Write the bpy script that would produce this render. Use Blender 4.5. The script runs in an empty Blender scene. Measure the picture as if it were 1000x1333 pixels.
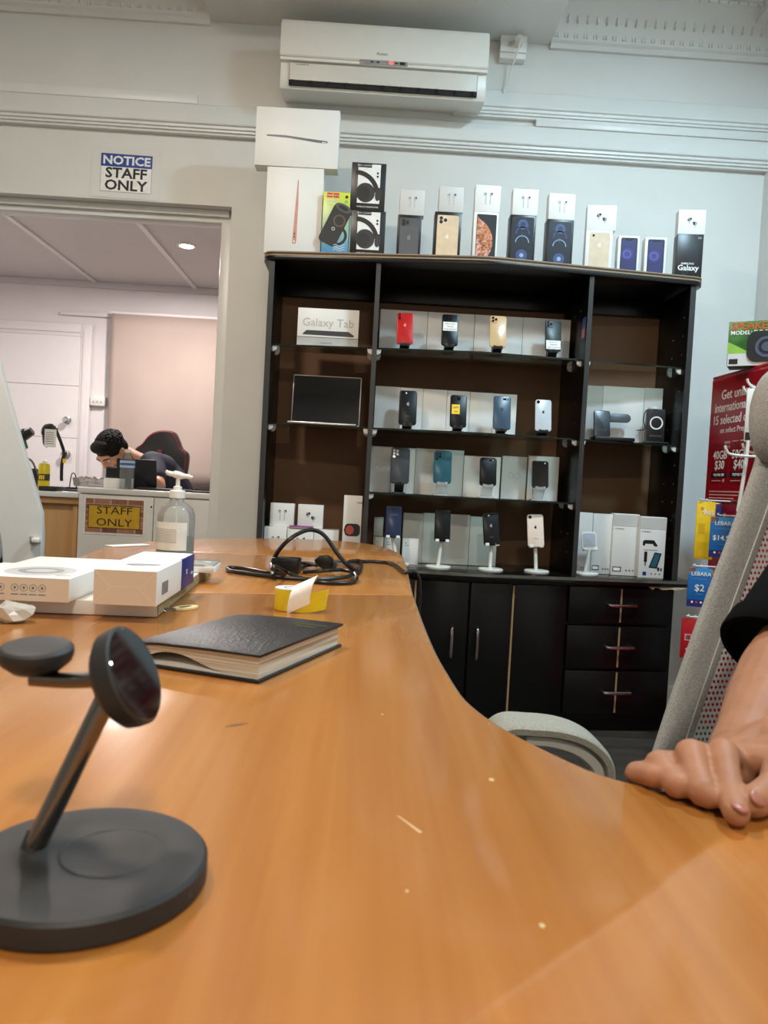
import bpy, bmesh, math, random
from mathutils import Vector as V, Matrix as M
random.seed(7)
S = bpy.context.scene
C = S.collection
PI = math.pi
# ------------------------------------------------------------------ camera, light, exposure
H = 0.95                                   # lens height above the floor
XC = V((0.99828769, 0.05199326, 0.02680295))
YC = V((-0.02497647, -0.03546658, 0.99905871))
ZC = V((0.05289492, -0.99801745, -0.03410725))
cd = bpy.data.cameras.new('camera')
cam = bpy.data.objects.new('camera', cd); C.objects.link(cam)
cd.sensor_fit = 'VERTICAL'; cd.sensor_height = 36; cd.lens = 36 * 1000 / 1333
cd.clip_start = 0.02
rx = V((XC[0], YC[0], ZC[0])); dn = V((XC[1], YC[1], ZC[1])); fw = V((XC[2], YC[2], ZC[2]))
R4 = M((rx, -dn, -fw)).transposed().to_4x4()
cam.matrix_world = M.Translation((0, 0, H)) @ R4
cd.dof.use_dof = True; cd.dof.focus_distance = 1.9; cd.dof.aperture_fstop = 27.0 / 2.2
S.camera = cam
S.view_settings.view_transform = 'Standard'; S.view_settings.look = 'None'
S.view_settings.gamma = 1; S.view_settings.use_curve_mapping = False
S.view_settings.exposure = 0.13
w = bpy.data.worlds.new('world'); S.world = w; w.use_nodes = True
w.node_tree.nodes['Background'].inputs[0].default_value = (.9, .95, 1, 1)
w.node_tree.nodes['Background'].inputs[1].default_value = 0.05

def lamp(name, loc, energy, col, size, rot=(0, 0, 0), spread=PI):
    l = bpy.data.lights.new(name, 'AREA'); l.energy = energy; l.color = col
    l.shape = 'DISK'; l.size = size; l.spread = spread
    o = bpy.data.objects.new(name, l); C.objects.link(o); o.location = loc; o.rotation_euler = rot
    return o
lamp('ceiling_lamp_warm', (-0.95, 1.35, 3.02), 39, (1.0, .87, .72), .24)
lamp('ceiling_lamp_cool', (1.2, 1.75, 3.02), 50, (.58, .84, 1.0), .24)
lamp('ceiling_lamp_rear', (0.25, -1.1, 3.02), 42, (1.0, .90, .76), .3)
lamp('far_room_lamp', (-1.43, 5.25, 2.425), 44, (1.0, .93, .90), .12)
lamp('far_room_lamp', (-2.9, 4.6, 2.425), 16, (1.0, .93, .90), .12)

# ------------------------------------------------------------------ helpers
def ray(px, py):
    c = V(((px - 500) / 1000, (py - 666.5) / 1000, 1))
    return V((XC.dot(c), YC.dot(c), ZC.dot(c)))
def at(px, py, Y):
    d = ray(px, py); t = Y / d.y
    return V((d.x * t, Y, H + d.z * t))
def onz(px, py, z):
    d = ray(px, py); t = (z - H) / d.z
    return V((d.x * t, d.y * t, z))

def lin(c):
    f = lambda v: v / 12.92 if v <= .04045 else ((v + .055) / 1.055) ** 2.4
    return tuple(f(v / 255) for v in c) + (1,)
MATS = {}
def mat(name, col, rough=.5, metal=0, var=.08, scale=30, bump=0, spec=.5, coat=0, emit=0, sss=0, trans=0):
    if name in MATS: return MATS[name]
    m = bpy.data.materials.new(name); m.use_nodes = True
    nt = m.node_tree; b = nt.nodes['Principled BSDF']
    tc = nt.nodes.new('ShaderNodeTexCoord'); nz = nt.nodes.new('ShaderNodeTexNoise')
    nz.inputs['Scale'].default_value = scale; nz.inputs['Detail'].default_value = 3
    nt.links.new(tc.outputs['Object'], nz.inputs['Vector'])
    mr = nt.nodes.new('ShaderNodeMapRange'); mr.inputs[1].default_value = .3; mr.inputs[2].default_value = .7
    mr.inputs[3].default_value = 1 - var; mr.inputs[4].default_value = 1 + var
    nt.links.new(nz.outputs['Fac'], mr.inputs[0])
    mx = nt.nodes.new('ShaderNodeMix'); mx.data_type = 'RGBA'; mx.blend_type = 'MULTIPLY'
    mx.inputs[0].default_value = 1; mx.inputs[6].default_value = lin(col)
    nt.links.new(mr.outputs[0], mx.inputs[7]); nt.links.new(mx.outputs[2], b.inputs['Base Color'])
    b.inputs['Roughness'].default_value = rough; b.inputs['Metallic'].default_value = metal
    b.inputs['Specular IOR Level'].default_value = spec
    b.inputs['Coat Weight'].default_value = coat; b.inputs['Coat Roughness'].default_value = .08
    if sss:
        b.inputs['Subsurface Weight'].default_value = sss
        b.inputs['Subsurface Radius'].default_value = (.012, .005, .003); b.inputs['Subsurface Scale'].default_value = 1
    if trans: b.inputs['Transmission Weight'].default_value = trans
    if emit:
        b.inputs['Emission Color'].default_value = lin(col); b.inputs['Emission Strength'].default_value = emit
    if bump:
        bp = nt.nodes.new('ShaderNodeBump'); bp.inputs['Strength'].default_value = bump; bp.inputs['Distance'].default_value = .004
        nt.links.new(nz.outputs['Fac'], bp.inputs['Height']); nt.links.new(bp.outputs[0], b.inputs['Normal'])
    MATS[name] = m
    return m
def clear(name, tint=(230, 240, 235), refl=.9, haze=0.0):
    # thin clear sheet: what is behind shows through, with a Fresnel reflection
    if name in MATS: return MATS[name]
    m = bpy.data.materials.new(name); m.use_nodes = True; nt = m.node_tree; nt.nodes.clear()
    o = nt.nodes.new('ShaderNodeOutputMaterial'); t = nt.nodes.new('ShaderNodeBsdfTransparent'); t.inputs[0].default_value = lin(tint)
    g = nt.nodes.new('ShaderNodeBsdfGlossy'); g.inputs['Roughness'].default_value = .04
    fr = nt.nodes.new('ShaderNodeFresnel'); fr.inputs[0].default_value = 1.45
    mu = nt.nodes.new('ShaderNodeMath'); mu.operation = 'MULTIPLY'; mu.inputs[1].default_value = refl
    nt.links.new(fr.outputs[0], mu.inputs[0])
    x = nt.nodes.new('ShaderNodeMixShader'); nt.links.new(mu.outputs[0], x.inputs[0])
    src = t
    if haze:
        d = nt.nodes.new('ShaderNodeBsdfDiffuse'); d.inputs[0].default_value = (.85, .85, .85, 1)
        h = nt.nodes.new('ShaderNodeMixShader'); h.inputs[0].default_value = haze
        nt.links.new(t.outputs[0], h.inputs[1]); nt.links.new(d.outputs[0], h.inputs[2]); src = h
    nt.links.new(src.outputs[0], x.inputs[1]); nt.links.new(g.outputs[0], x.inputs[2]); nt.links.new(x.outputs[0], o.inputs[0])
    MATS[name] = m
    return m

def wood(name, c1, c2, axis='Y', rough=.3, coat=.0, sc=1.0):
    if name in MATS: return MATS[name]
    m = mat(name, c1, rough, var=.03, scale=3, coat=coat); nt = m.node_tree; b = nt.nodes['Principled BSDF']
    tc = nt.nodes.new('ShaderNodeTexCoord'); mp = nt.nodes.new('ShaderNodeMapping')
    s = {'X': (1.2, 22, 22), 'Y': (22, 1.2, 22), 'Z': (22, 22, 1.2)}[axis]
    mp.inputs['Scale'].default_value = tuple(v * sc for v in s)
    nt.links.new(tc.outputs['Object'], mp.inputs['Vector'])
    n1 = nt.nodes.new('ShaderNodeTexNoise'); n1.inputs['Scale'].default_value = 1.0; n1.inputs['Detail'].default_value = 6; n1.inputs['Distortion'].default_value = .6
    nt.links.new(mp.outputs[0], n1.inputs['Vector'])
    mp2 = nt.nodes.new('ShaderNodeMapping'); mp2.inputs['Scale'].default_value = tuple(v * sc * (6 if v > 5 else 2.5) for v in s)
    nt.links.new(tc.outputs['Object'], mp2.inputs['Vector'])
    n2 = nt.nodes.new('ShaderNodeTexNoise'); n2.inputs['Scale'].default_value = 1.0; n2.inputs['Detail'].default_value = 4
    nt.links.new(mp2.outputs[0], n2.inputs['Vector'])
    ad = nt.nodes.new('ShaderNodeMath'); ad.operation = 'MULTIPLY_ADD'; ad.inputs[1].default_value = .30
    nt.links.new(n2.outputs['Fac'], ad.inputs[0]); nt.links.new(n1.outputs['Fac'], ad.inputs[2])
    cr = nt.nodes.new('ShaderNodeValToRGB')
    cr.color_ramp.elements[0].position = .42; cr.color_ramp.elements[0].color = lin(c2)
    cr.color_ramp.elements[1].position = .82; cr.color_ramp.elements[1].color = lin(c1)
    nt.links.new(ad.outputs[0], cr.inputs[0])
    nt.links.new(cr.outputs[0], b.inputs['Base Color'])
    rr = nt.nodes.new('ShaderNodeMapRange'); rr.inputs[3].default_value = rough - .05; rr.inputs[4].default_value = rough + .08
    nt.links.new(n2.outputs['Fac'], rr.inputs[0]); nt.links.new(rr.outputs[0], b.inputs['Roughness'])
    return m

class MB:
    def __init__(s, T=None): s.bm = bmesh.new(); s.T = T or M.Identity(4)
    def _fin(s, vs, T=None):
        X = s.T @ (T or M.Identity(4))
        for v in vs: v.co = X @ v.co
        return s
    def box(s, x0, x1, y0, y1, z0, z1, bev=0, T=None, seg=2):
        r = bmesh.ops.create_cube(s.bm, size=1)
        for v in r['verts']:
            v.co = V(((x0 + x1) / 2 + v.co.x * (x1 - x0), (y0 + y1) / 2 + v.co.y * (y1 - y0), (z0 + z1) / 2 + v.co.z * (z1 - z0)))
        vs = r['verts']
        if bev:
            es = list({e for v in vs for e in v.link_edges})
            q = bmesh.ops.bevel(s.bm, geom=es, offset=bev, segments=seg, affect='EDGES', profile=.5)
            vs = list({v for f in q['faces'] for v in f.verts} | {v for v in vs if v.is_valid})
        return s._fin(vs, T)
    def rbox(s, w, d, h, rad, T=None, seg=4, edge=0):
        # slab in local XZ with rounded corners: width w (x), height h (z, from 0), thickness d (y)
        pts = []
        for cx, cz, a0 in ((w / 2 - rad, h - rad, 0), (-w / 2 + rad, h - rad, 90), (-w / 2 + rad, rad, 180), (w / 2 - rad, rad, 270)):
            for k in range(seg + 1):
                a = math.radians(a0 + 90 * k / seg); pts.append((cx + rad * math.cos(a), cz + rad * math.sin(a)))
        return s.plate(pts, -d / 2, d / 2, T, edge)
    def plate(s, pts, y0, y1, T=None, edge=0):
        # polygon in XZ extruded in Y
        a = [s.bm.verts.new((p[0], y0, p[1])) for p in pts]; b = [s.bm.verts.new((p[0], y1, p[1])) for p in pts]
        n = len(pts); fs = [s.bm.faces.new(a), s.bm.faces.new(b[::-1])]
        for i in range(n): fs.append(s.bm.faces.new((a[i], b[i], b[(i + 1) % n], a[(i + 1) % n])))
        bmesh.ops.recalc_face_normals(s.bm, faces=fs)
        vs = a + b
        if edge:
            es = [e for e in fs[0].edges] + [e for e in fs[1].edges]
            q = bmesh.ops.bevel(s.bm, geom=es, offset=edge, segments=2, affect='EDGES', profile=.5)
            vs = list({v for f in q['faces'] for v in f.verts} | {v for v in vs if v.is_valid})
        return s._fin(vs, T)
    def slab(s, pts, z0, z1, T=None, edge=0):
        # polygon in XY extruded in Z
        return s.plate(pts, z0, z1, (T or M.Identity(4)) @ M(((1, 0, 0, 0), (0, 0, 1, 0), (0, 1, 0, 0), (0, 0, 0, 1))), edge)
    def side(s, pts, x0, x1, T=None, edge=0):
        # polygon in YZ extruded in X
        return s.plate(pts, x0, x1, (T or M.Identity(4)) @ M(((0, 1, 0, 0), (1, 0, 0, 0), (0, 0, 1, 0), (0, 0, 0, 1))), edge)
    def cone(s, p0, p1, r0, r1, seg=20, caps=True):
        p0 = V(p0); p1 = V(p1); d = p1 - p0
        if d.length < 1e-7: return s
        T = M.Translation((p0 + p1) / 2) @ d.to_track_quat('Z', 'Y').to_matrix().to_4x4()
        r = bmesh.ops.create_cone(s.bm, cap_ends=caps, segments=seg, radius1=r0, radius2=r1, depth=d.length)
        return s._fin(r['verts'], T)
    def cyl(s, p0, p1, r, seg=20): return s.cone(p0, p1, r, r, seg)
    def ball(s, c, r, sub=2, T=None):
        q = bmesh.ops.create_icosphere(s.bm, subdivisions=sub, radius=1)
        rr = r if hasattr(r, '__len__') else (r, r, r)
        for v in q['verts']: v.co = V((v.co.x * rr[0], v.co.y * rr[1], v.co.z * rr[2]))
        return s._fin(q['verts'], M.Translation(V(c)) @ (T or M.Identity(4)))
    def lathe(s, prof, seg=32, T=None):
        # profile (r, z) about local Z
        rings = []; vs = []
        for r, z in prof:
            ring = [s.bm.verts.new((r * math.cos(2 * PI * k / seg), r * math.sin(2 * PI * k / seg), z)) for k in range(seg)] if r > 1e-6 else [s.bm.verts.new((0, 0, z))]
            rings.append(ring); vs += ring
        fs = []
        for a, b in zip(rings, rings[1:]):
            for k in range(seg):
                k2 = (k + 1) % seg
                q = [a[k], a[k2], b[k2], b[k]] if len(a) > 1 and len(b) > 1 else ([a[0], b[k2], b[k]] if len(a) == 1 else [a[k], a[k2], b[0]])
                if len(a) == 1 and len(b) == 1: continue
                fs.append(s.bm.faces.new(q))
        shut = tuple(prof[0]) == tuple(prof[-1])
        for ring in () if shut else (rings[0], rings[-1]):
            if len(ring) > 1: fs.append(s.bm.faces.new(ring))
        bmesh.ops.recalc_face_normals(s.bm, faces=fs)
        return s._fin(vs, T)
    def ring(s, cx, cz, r0, r1, y0, y1, seg=28, a0=0, a1=360, T=None, sx=1):
        full = a1 - a0 >= 360; n = seg if full else seg + 1
        def rowv(r, y): return [s.bm.verts.new((cx + sx * r * math.cos(math.radians(a0 + (a1 - a0) * k / seg)), y, cz + r * math.sin(math.radians(a0 + (a1 - a0) * k / seg)))) for k in range(n)]
        a, b, c, d = rowv(r0, y0), rowv(r1, y0), rowv(r1, y1), rowv(r0, y1); fs = []
        for k in range(seg):
            j = (k + 1) % n
            for u, v in ((a, b), (b, c), (c, d), (d, a)): fs.append(s.bm.faces.new((u[k], u[j], v[j], v[k])))
        if not full:
            for k in (0, n - 1): fs.append(s.bm.faces.new((a[k], b[k], c[k], d[k])))
        bmesh.ops.recalc_face_normals(s.bm, faces=fs)
        return s._fin(a + b + c + d, T)
    def disc(s, cx, cz, rx_, rz_, y0, y1, seg=24, T=None, rot=0):
        pts = []
        for k in range(seg):
            a = 2 * PI * k / seg; x, z = rx_ * math.cos(a), rz_ * math.sin(a)
            pts.append((cx + x * math.cos(rot) - z * math.sin(rot), cz + x * math.sin(rot) + z * math.cos(rot)))
        return s.plate(pts, y0, y1, T)
    def tube(s, pts, r, seg=10, sub=6, closed=False, flat=None):
        # round (or flat = (half width, half thickness, up)) sweep along a smoothed path
        P = smooth(pts, sub) if sub > 1 else [V(p) for p in pts]
        n = len(P); rings = []; nrm = None
        for i, p in enumerate(P):
            t = (P[min(i + 1, n - 1)] - P[max(i - 1, 0)]).normalized()
            if flat: a = flat[2].cross(t).normalized(); b = t.cross(a)
            else:
                if nrm is None: nrm = t.orthogonal()
                a = (nrm - t * nrm.dot(t)).normalized(); nrm = a; b = t.cross(a)
            rr = r[min(int(i / max(1, n - 1) * (len(r) - 1) + .5), len(r) - 1)] if hasattr(r, '__len__') else r
            ring = []
            for k in range(seg):
                an = 2 * PI * k / seg; ca, sa = math.cos(an), math.sin(an)
                if flat:
                    f = lambda q: math.copysign(abs(q) ** .5, q)
                    ring.append(s.bm.verts.new(p + a * f(ca) * flat[0] + b * f(sa) * flat[1]))
                else: ring.append(s.bm.verts.new(p + (a * ca + b * sa) * rr))
            rings.append(ring)
        fs = []
        for u, v in zip(rings, rings[1:]):
            for k in range(seg): fs.append(s.bm.faces.new((u[k], u[(k + 1) % seg], v[(k + 1) % seg], v[k])))
        fs.append(s.bm.faces.new(rings[0])); fs.append(s.bm.faces.new(rings[-1]))
        bmesh.ops.recalc_face_normals(s.bm, faces=fs)
        return s._fin([v for q in rings for v in q])
    def chain(s, pts, seg=14):
        # tapered limb through (x, y, z, r) joints: closed pieces, united later by remeshing
        for p in pts: s.ball(p[:3], p[3], 2)
        for p, q in zip(pts, pts[1:]): s.cone(p[:3], q[:3], p[3], q[3], seg)
        return s
    def build(s, name, m, parent=None, smooth_=True, world=False, ang=35):
        me = bpy.data.meshes.new(name); s.bm.to_mesh(me); s.bm.free()
        return link(name, me, m, parent, smooth_, world, ang)
def link(name, me, m, parent=None, smooth_=True, world=False, ang=35):
    me.name = name; me.materials.clear(); me.materials.append(m)
    if smooth_:
        me.shade_smooth()
        me.set_sharp_from_angle(angle=math.radians(ang))
    o = bpy.data.objects.new(name, me); C.objects.link(o)
    if parent:
        o.parent = parent
        if world:
            o.matrix_parent_inverse = WM[parent.name].inverted()
        WM[o.name] = M.Identity(4) if world else WM[parent.name].copy()
    else: WM[o.name] = M.Identity(4)
    return o
WM = {}
def smooth(pts, sub=6):
    P = [V(p) for p in pts]; out = []
    for i in range(len(P) - 1):
        a, b, c, d = P[max(i - 1, 0)], P[i], P[i + 1], P[min(i + 2, len(P) - 1)]
        for k in range(sub):
            t = k / sub
            out.append(.5 * ((2 * b) + (c - a) * t + (2 * a - 5 * b + 4 * c - d) * t * t + (3 * b - a - 3 * c + d) * t ** 3))
    out.append(P[-1])
    return out
def thing(name, label, cat, loc=(0, 0, 0), rz=0, group=None, rot=None):
    o = bpy.data.objects.new(name, None); C.objects.link(o); o.empty_display_size = .05
    o.location = loc; o.rotation_euler = rot or (0, 0, rz)
    o['label'] = label; o['category'] = cat
    if group: o['group'] = group
    WM[o.name] = M.Translation(V(loc)) @ o.rotation_euler.to_matrix().to_4x4()
    return o
def tag(o, label, cat, group=None):
    o['label'] = label; o['category'] = cat
    if group: o['group'] = group
    return o
def struct(o): o['kind'] = 'structure'; return o
def stuff(o): o['kind'] = 'stuff'; return o
FACE = M.Rotation(PI / 2, 4, 'X')           # lettering that faces -Y
TXT = {}
def text(par, s, x, z, size, m, y=0, bold=0.0, align='CENTER', sx=1, name='lettering', T=None, ex=.0003, sp=1.0):
    key = (s, bold, align, sp)
    if key not in TXT:
        cu = bpy.data.curves.new('lettering', 'FONT'); cu.body = s; cu.size = 1; cu.align_x = align; cu.align_y = 'CENTER'
        cu.offset = bold; cu.resolution_u = 2; cu.extrude = .01; cu.space_line = sp
        o = bpy.data.objects.new('tmp', cu); C.objects.link(o)
        dg = bpy.context.evaluated_depsgraph_get()
        TXT[key] = bpy.data.meshes.new_from_object(o.evaluated_get(dg))
        bpy.data.objects.remove(o); bpy.data.curves.remove(cu)
    me = TXT[key].copy()
    me.transform((T or M.Identity(4)) @ M.Translation((x, y, z)) @ FACE @ M.Diagonal((size * sx, size, ex / .01, 1)))
    return link(name, me, m, par, False)
def remesh(mb, name, m, parent, vox, it=6, fac=.5, world=True):
    me = bpy.data.meshes.new('raw'); mb.bm.to_mesh(me); mb.bm.free()
    o = bpy.data.objects.new('raw', me); C.objects.link(o)
    r = o.modifiers.new('r', 'REMESH'); r.mode = 'VOXEL'; r.voxel_size = vox; r.use_smooth_shade = True
    s = o.modifiers.new('s', 'SMOOTH'); s.factor = fac; s.iterations = it
    out = bpy.data.meshes.new_from_object(o.evaluated_get(bpy.context.evaluated_depsgraph_get()))
    bpy.data.objects.remove(o); bpy.data.meshes.remove(me)
    return link(name, out, m, parent, True, world, 180)
# ------------------------------------------------------------------ materials
wallm = mat('painted_plaster', (222, 221, 216), .55, var=.02, scale=6, bump=.12)
trimm = mat('gloss_trim_paint', (226, 226, 222), .35, var=.015, scale=9, bump=.06)
farw = mat('far_room_paint', (226, 220, 220), .6, var=.015, scale=5)
farc = mat('far_ceiling_paint', (206, 200, 199), .7, var=.015, scale=5)
carpet = wood('dark_plank_floor', (70, 63, 56), (42, 38, 34), 'X', .55)
blk = mat('black_laminate', (13, 12, 12), .3, var=.1, scale=60, spec=.3)
blk2 = mat('black_edge', (44, 43, 43), .4, var=.1, scale=60)
brown = mat('brown_hardboard', (112, 78, 48), .6, var=.06, scale=4)
tan = mat('tan_edging', (158, 128, 95), .5)
worn = mat('worn_pale_edging', (196, 186, 168), .35, var=.2, scale=14)
chrome = mat('chrome', (200, 200, 200), .18, 1)
glass = clear('shelf_glass', (208, 222, 214), .9)
glassedge = mat('glass_edge', (30, 40, 37), .15)
plas = mat('white_plastic', (228, 226, 220), .3, var=.02)
card = mat('white_card', (232, 230, 225), .45, var=.015, scale=12)
card2 = mat('pale_grey_card', (205, 203, 198), .5, var=.02, scale=12)
greyc = mat('grey_print', (186, 184, 182), .4)
ink = mat('black_ink', (18, 18, 20), .5)
grey_ink = mat('grey_ink', (120, 120, 120), .5)
white_ink = mat('white_ink', (240, 240, 238), .5)
blackp = mat('black_plastic', (20, 20, 21), .38, var=.1)
softblack = mat('soft_touch_black', (38, 38, 39), .55, var=.08, scale=80)
glossblack = mat('gloss_black', (10, 10, 11), .06, coat=.5)
red = mat('red_board', (176, 18, 30), .35, var=.04)
blue = mat('blue_print', (28, 104, 176), .35)
navy = mat('navy_print', (24, 44, 120), .4)
yellow = mat('yellow_print', (244, 202, 30), .4)
screenm = mat('dark_screen', (9, 10, 15), .08, coat=.4)
silver = mat('silver_metal', (196, 196, 198), .3, .9)
def phone_mat(n, c, r=.3): return mat(n, c, max(r, .24), var=.03, spec=.2)

# ------------------------------------------------------------------ room shell
WY = 3.40; RX = 1.69; LX = -3.6; CZ = 3.10; FY = 6.33; FZ = 2.47
mb = MB(); mb.box(LX, RX + .2, -2.2, FY + .1, -.05, 0); struct(mb.build('floor', carpet, smooth_=False))
mb = MB(); mb.box(LX, RX + .2, -2.2, WY + .15, CZ, CZ + .05); struct(mb.build('ceiling', wallm, smooth_=False))
DX = -.640; DZ = 2.125                     # opening to the far room: right edge and head
mb = MB(); mb.box(DX, RX + .1, WY, WY + .15, 0, CZ); mb.box(-2.35, DX, WY, WY + .15, DZ, CZ); mb.box(LX, -2.35, WY, WY + .15, 0, CZ)
wb = struct(mb.build('wall_back', wallm, smooth_=False))
mb = MB(); mb.box(RX, RX + .1, -2.2, WY, 0, CZ); struct(mb.build('wall_right', wallm, smooth_=False))
mb = MB(); mb.box(LX - .1, LX, -2.2, WY, 0, CZ); struct(mb.build('wall_left', wallm, smooth_=False))
mb = MB(); mb.box(LX, RX, -2.3, -2.2, 0, CZ); struct(mb.build('wall_front', wallm, smooth_=False))
# door lining set back in the opening
mb = MB()
mb.box(DX - .055, DX, WY + .07, WY + .15, 0, DZ - .045, .003); mb.box(-2.30, DX, WY + .07, WY + .15, DZ - .05, DZ, .003)
mb.box(-2.30, DX - .02, WY + .05, WY + .075, DZ - .028, DZ, .003); mb.box(-2.35, -2.30, WY + .07, WY + .15, 0, DZ, .003)
struct(mb.build('trim_1', trimm))
# picture rails and battens along the back wall
def rail(name, x0, x1, z0, hgt, out=.055):
    pr = [(0, hgt), (.018, hgt), (.024, hgt - .006), (out, .040), (out - .002, .035), (out - .011, .031), (out - .011, .021), (out - .019, .018), (out - .019, .010), (out - .028, .008), (out - .030, 0), (0, 0)]
    m_ = MB(); m_.side([(WY - o * (hgt / .13), z0 + z) for o, z in pr], x0, x1); return struct(m_.build(name, trimm, smooth_=False))
rail('trim_2', LX, RX, 2.415, .130)
rail('trim_3', .30, RX, 2.572, .118)
mb = MB(); mb.box(LX, -.805, WY - .016, WY, 2.547, 2.588, .003); struct(mb.build('trim_4', trimm))
mb = MB(); mb.box(.66, RX, WY - .03, WY, 2.543, 2.574, .003); struct(mb.build('trim_5', trimm))
# boxed bulkhead above the air conditioner
mb = MB(); mb.box(-.765, .706, 2.99, WY, 2.905, CZ, .004); struct(mb.build('trim_6', wallm))
mb = MB(); mb.box(-.765, .706, 2.965, 2.995, 2.895, CZ, .004); struct(mb.build('trim_7', trimm))
# plaster cornice with cast ornament
cor = [(0, -.215), (.016, -.215), (.022, -.205), (.022, -.196), (.034, -.188), (.040, -.170), (.046, -.140), (.062, -.105), (.088, -.072), (.120, -.050), (.150, -.040), (.156, -.028), (.176, -.024), (.190, -.012), (.20, 0), (0, 0)]
def cornice(name, x0, x1):
    m_ = MB(); m_.side([(WY - o, CZ + z) for o, z in cor], x0, x1); c = struct(m_.build(name, wallm, ang=25))
    m_ = MB(); k = 0
    x = x0 + .02
    while x < x1 - .02:
        for dx in (-.006, .006): m_.box(x + dx - .0035, x + dx + .0035, WY - .045, WY - .030, CZ - .180, CZ - .163, .002, seg=1)
        m_.box(x - .004, x + .004, WY - .070, WY - .048, CZ - .128, CZ - .098, .003, T=M.Identity(4), seg=1)
        m_.box(x - .019, x + .019, WY - .146, WY - .128, CZ - .054, CZ - .043, .003, seg=1)
        x += .042
    stuff(m_.build('cornice_ornament', wallm, c))
cornice('trim_8', LX, -.765); cornice('trim_9', .706, RX)
m_ = MB(); m_.slab([(RX, -2.2), (RX, WY), (RX - .12, WY), (RX - .12, -2.2)], CZ - .09, CZ); struct(m_.build('trim_10', wallm))
mb = MB(); mb.box(.10 + 1.19, RX, WY - .015, WY, 0, .12, .004); struct(mb.build('baseboard_back', trimm))
mb = MB(); mb.box(RX - .015, RX, -2.2, WY - .016, 0, .12, .004); struct(mb.build('baseboard_right', trimm))

# ------------------------------------------------------------------ the room beyond the opening
mb = MB(); mb.box(LX, .4, WY + .15, FY + .1, FZ, FZ + .05); struct(mb.build('ceiling', farc, smooth_=False))
mb = MB(); mb.box(LX, .4, FY, FY + .1, 0, FZ); struct(mb.build('wall_far', farw, smooth_=False))
mb = MB(); mb.box(LX - .1, LX, WY + .15, FY, 0, FZ); struct(mb.build('wall_far_left', farw, smooth_=False))
mb = MB(); mb.box(.3, .4, WY + .15, FY, 0, FZ); struct(mb.build('wall_far_right', farw, smooth_=False))
mb = MB(); mb.box(LX, .3, FY - .03, FY, FZ - .05, FZ, .006); struct(mb.build('trim_11', farc))
mb = MB()
for px, py in ((193, 303), (30, 295)):
    x = onz(px, py, FZ).x; mb.box(x - .018, x + .018, WY + .15, FY - .03, FZ - .014, FZ, .003)
struct(mb.build('trim_12', trimm))
# white flush door with grooves, right edge at px 105
dxr = at(105, 520, FY).x; dzt = at(60, 437, FY).z
dt = bpy.data.objects.new('door_1', None); C.objects.link(dt); dt.location = (dxr - .42, FY - .035, 0); struct(dt)
WM[dt.name] = M.Translation(dt.location)
doorm = mat('white_door_paint', (232, 227, 227), .45, var=.01)
hs = [.01, .40, .80, 1.20, 1.62, dzt]
for a, b in zip(hs, hs[1:]):
    mb = MB(); mb.box(-.42, .42, -.018, .03, a + .0015, b - .0015, .0015); mb.build('door_panel', doorm, dt, False)
for pz, rr, nm in ((at(95, 592, FY).z, .030, 'door_knob'), (at(94, 548, FY).z, .026, 'deadlock')):
    mb = MB(M.Translation((.345, -.02, pz)) @ M.Rotation(PI / 2, 4, 'X'))
    mb.lathe([(0, 0), (rr * 1.1, 0), (rr * 1.1, .006), (rr * .5, .010), (rr * .45, .03), (rr, .038), (rr, .052), (rr * .7, .060), (0, .062)], 20); mb.build(nm, chrome, dt)
mb = MB()
mb.box(dxr, dxr + .085, FY - .045, FY, 0, dzt + .10, .006); mb.box(dxr + .02, dxr + .06, FY - .055, FY, 0, dzt + .06, .004)
mb.box(LX, dxr, FY - .045, FY, dzt, dzt + .10, .006); mb.box(LX, dxr, FY - .055, FY, dzt + .03, dzt + .07, .004)
struct(mb.build('trim_13', farw))
# boarding beside the door and the ledge above
x1 = at(147, 410, 6.25).x
mb = MB(); mb.box(at(80, 410, FY).x, at(150, 410, FY).x, FY - .03, FY, at(110, 412, FY).z, at(110, 412, FY).z + .03, .004)
struct(mb.build('trim_14', farw))
# wide beige roller blind hanging on the far wall
bl = thing('roller_blind', 'wide beige cloth backdrop hanging on the far wall behind gaming chair', 'blind', (x1 + .85, 6.22, 0))
clothm = mat('beige_cloth', (178, 160, 150), .85, var=.05, scale=2)
zt = at(147, 408, 6.22).z; zb = at(200, 634, 6.22).z
mb = MB(); n = 44; mz = 10; vs = []
for j in range(mz + 1):
    row = []
    for i in range(n + 1):
        u = i / n; v = j / mz
        row.append(mb.bm.verts.new((-.85 + 1.7 * u, .012 * math.sin(9 * u + 2 * v) * v + .012 * math.sin(23 * u + 1) * v, zt + (zb - zt) * v)))
    vs.append(row)
for j in range(mz):
    for i in range(n): mb.bm.faces.new((vs[j][i], vs[j + 1][i], vs[j + 1][i + 1], vs[j][i + 1]))
o = mb.build('cloth', clothm, bl); sm = o.modifiers.new('t', 'SOLIDIFY'); sm.thickness = .004
mb = MB(); mb.cyl((-.86, .02, zt + .01), (.86, .02, zt + .01), .018, 12); mb.build('roller', farw, bl)
mb = MB(); mb.box(-.85, .85, -.012, .012, zb - .05, zb + .004, .005); mb.build('bottom_bar', blackp, bl)
# double power point beside the door
p = at(129, 523, FY)
po = thing('power_point', 'small white power point on far wall between door and beige backdrop', 'socket', (p.x, FY, p.z))
mb = MB(); mb.box(-.058, .058, -.045, 0, -.037, .037, .005); mb.build('socket_plate', plas, po)
for k in range(3):
    mb = MB(); mb.box(-.036 + k * .03, -.022 + k * .03, -.049, -.04, -.012, .004, .002); mb.build('switch', greyc, po)
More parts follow.
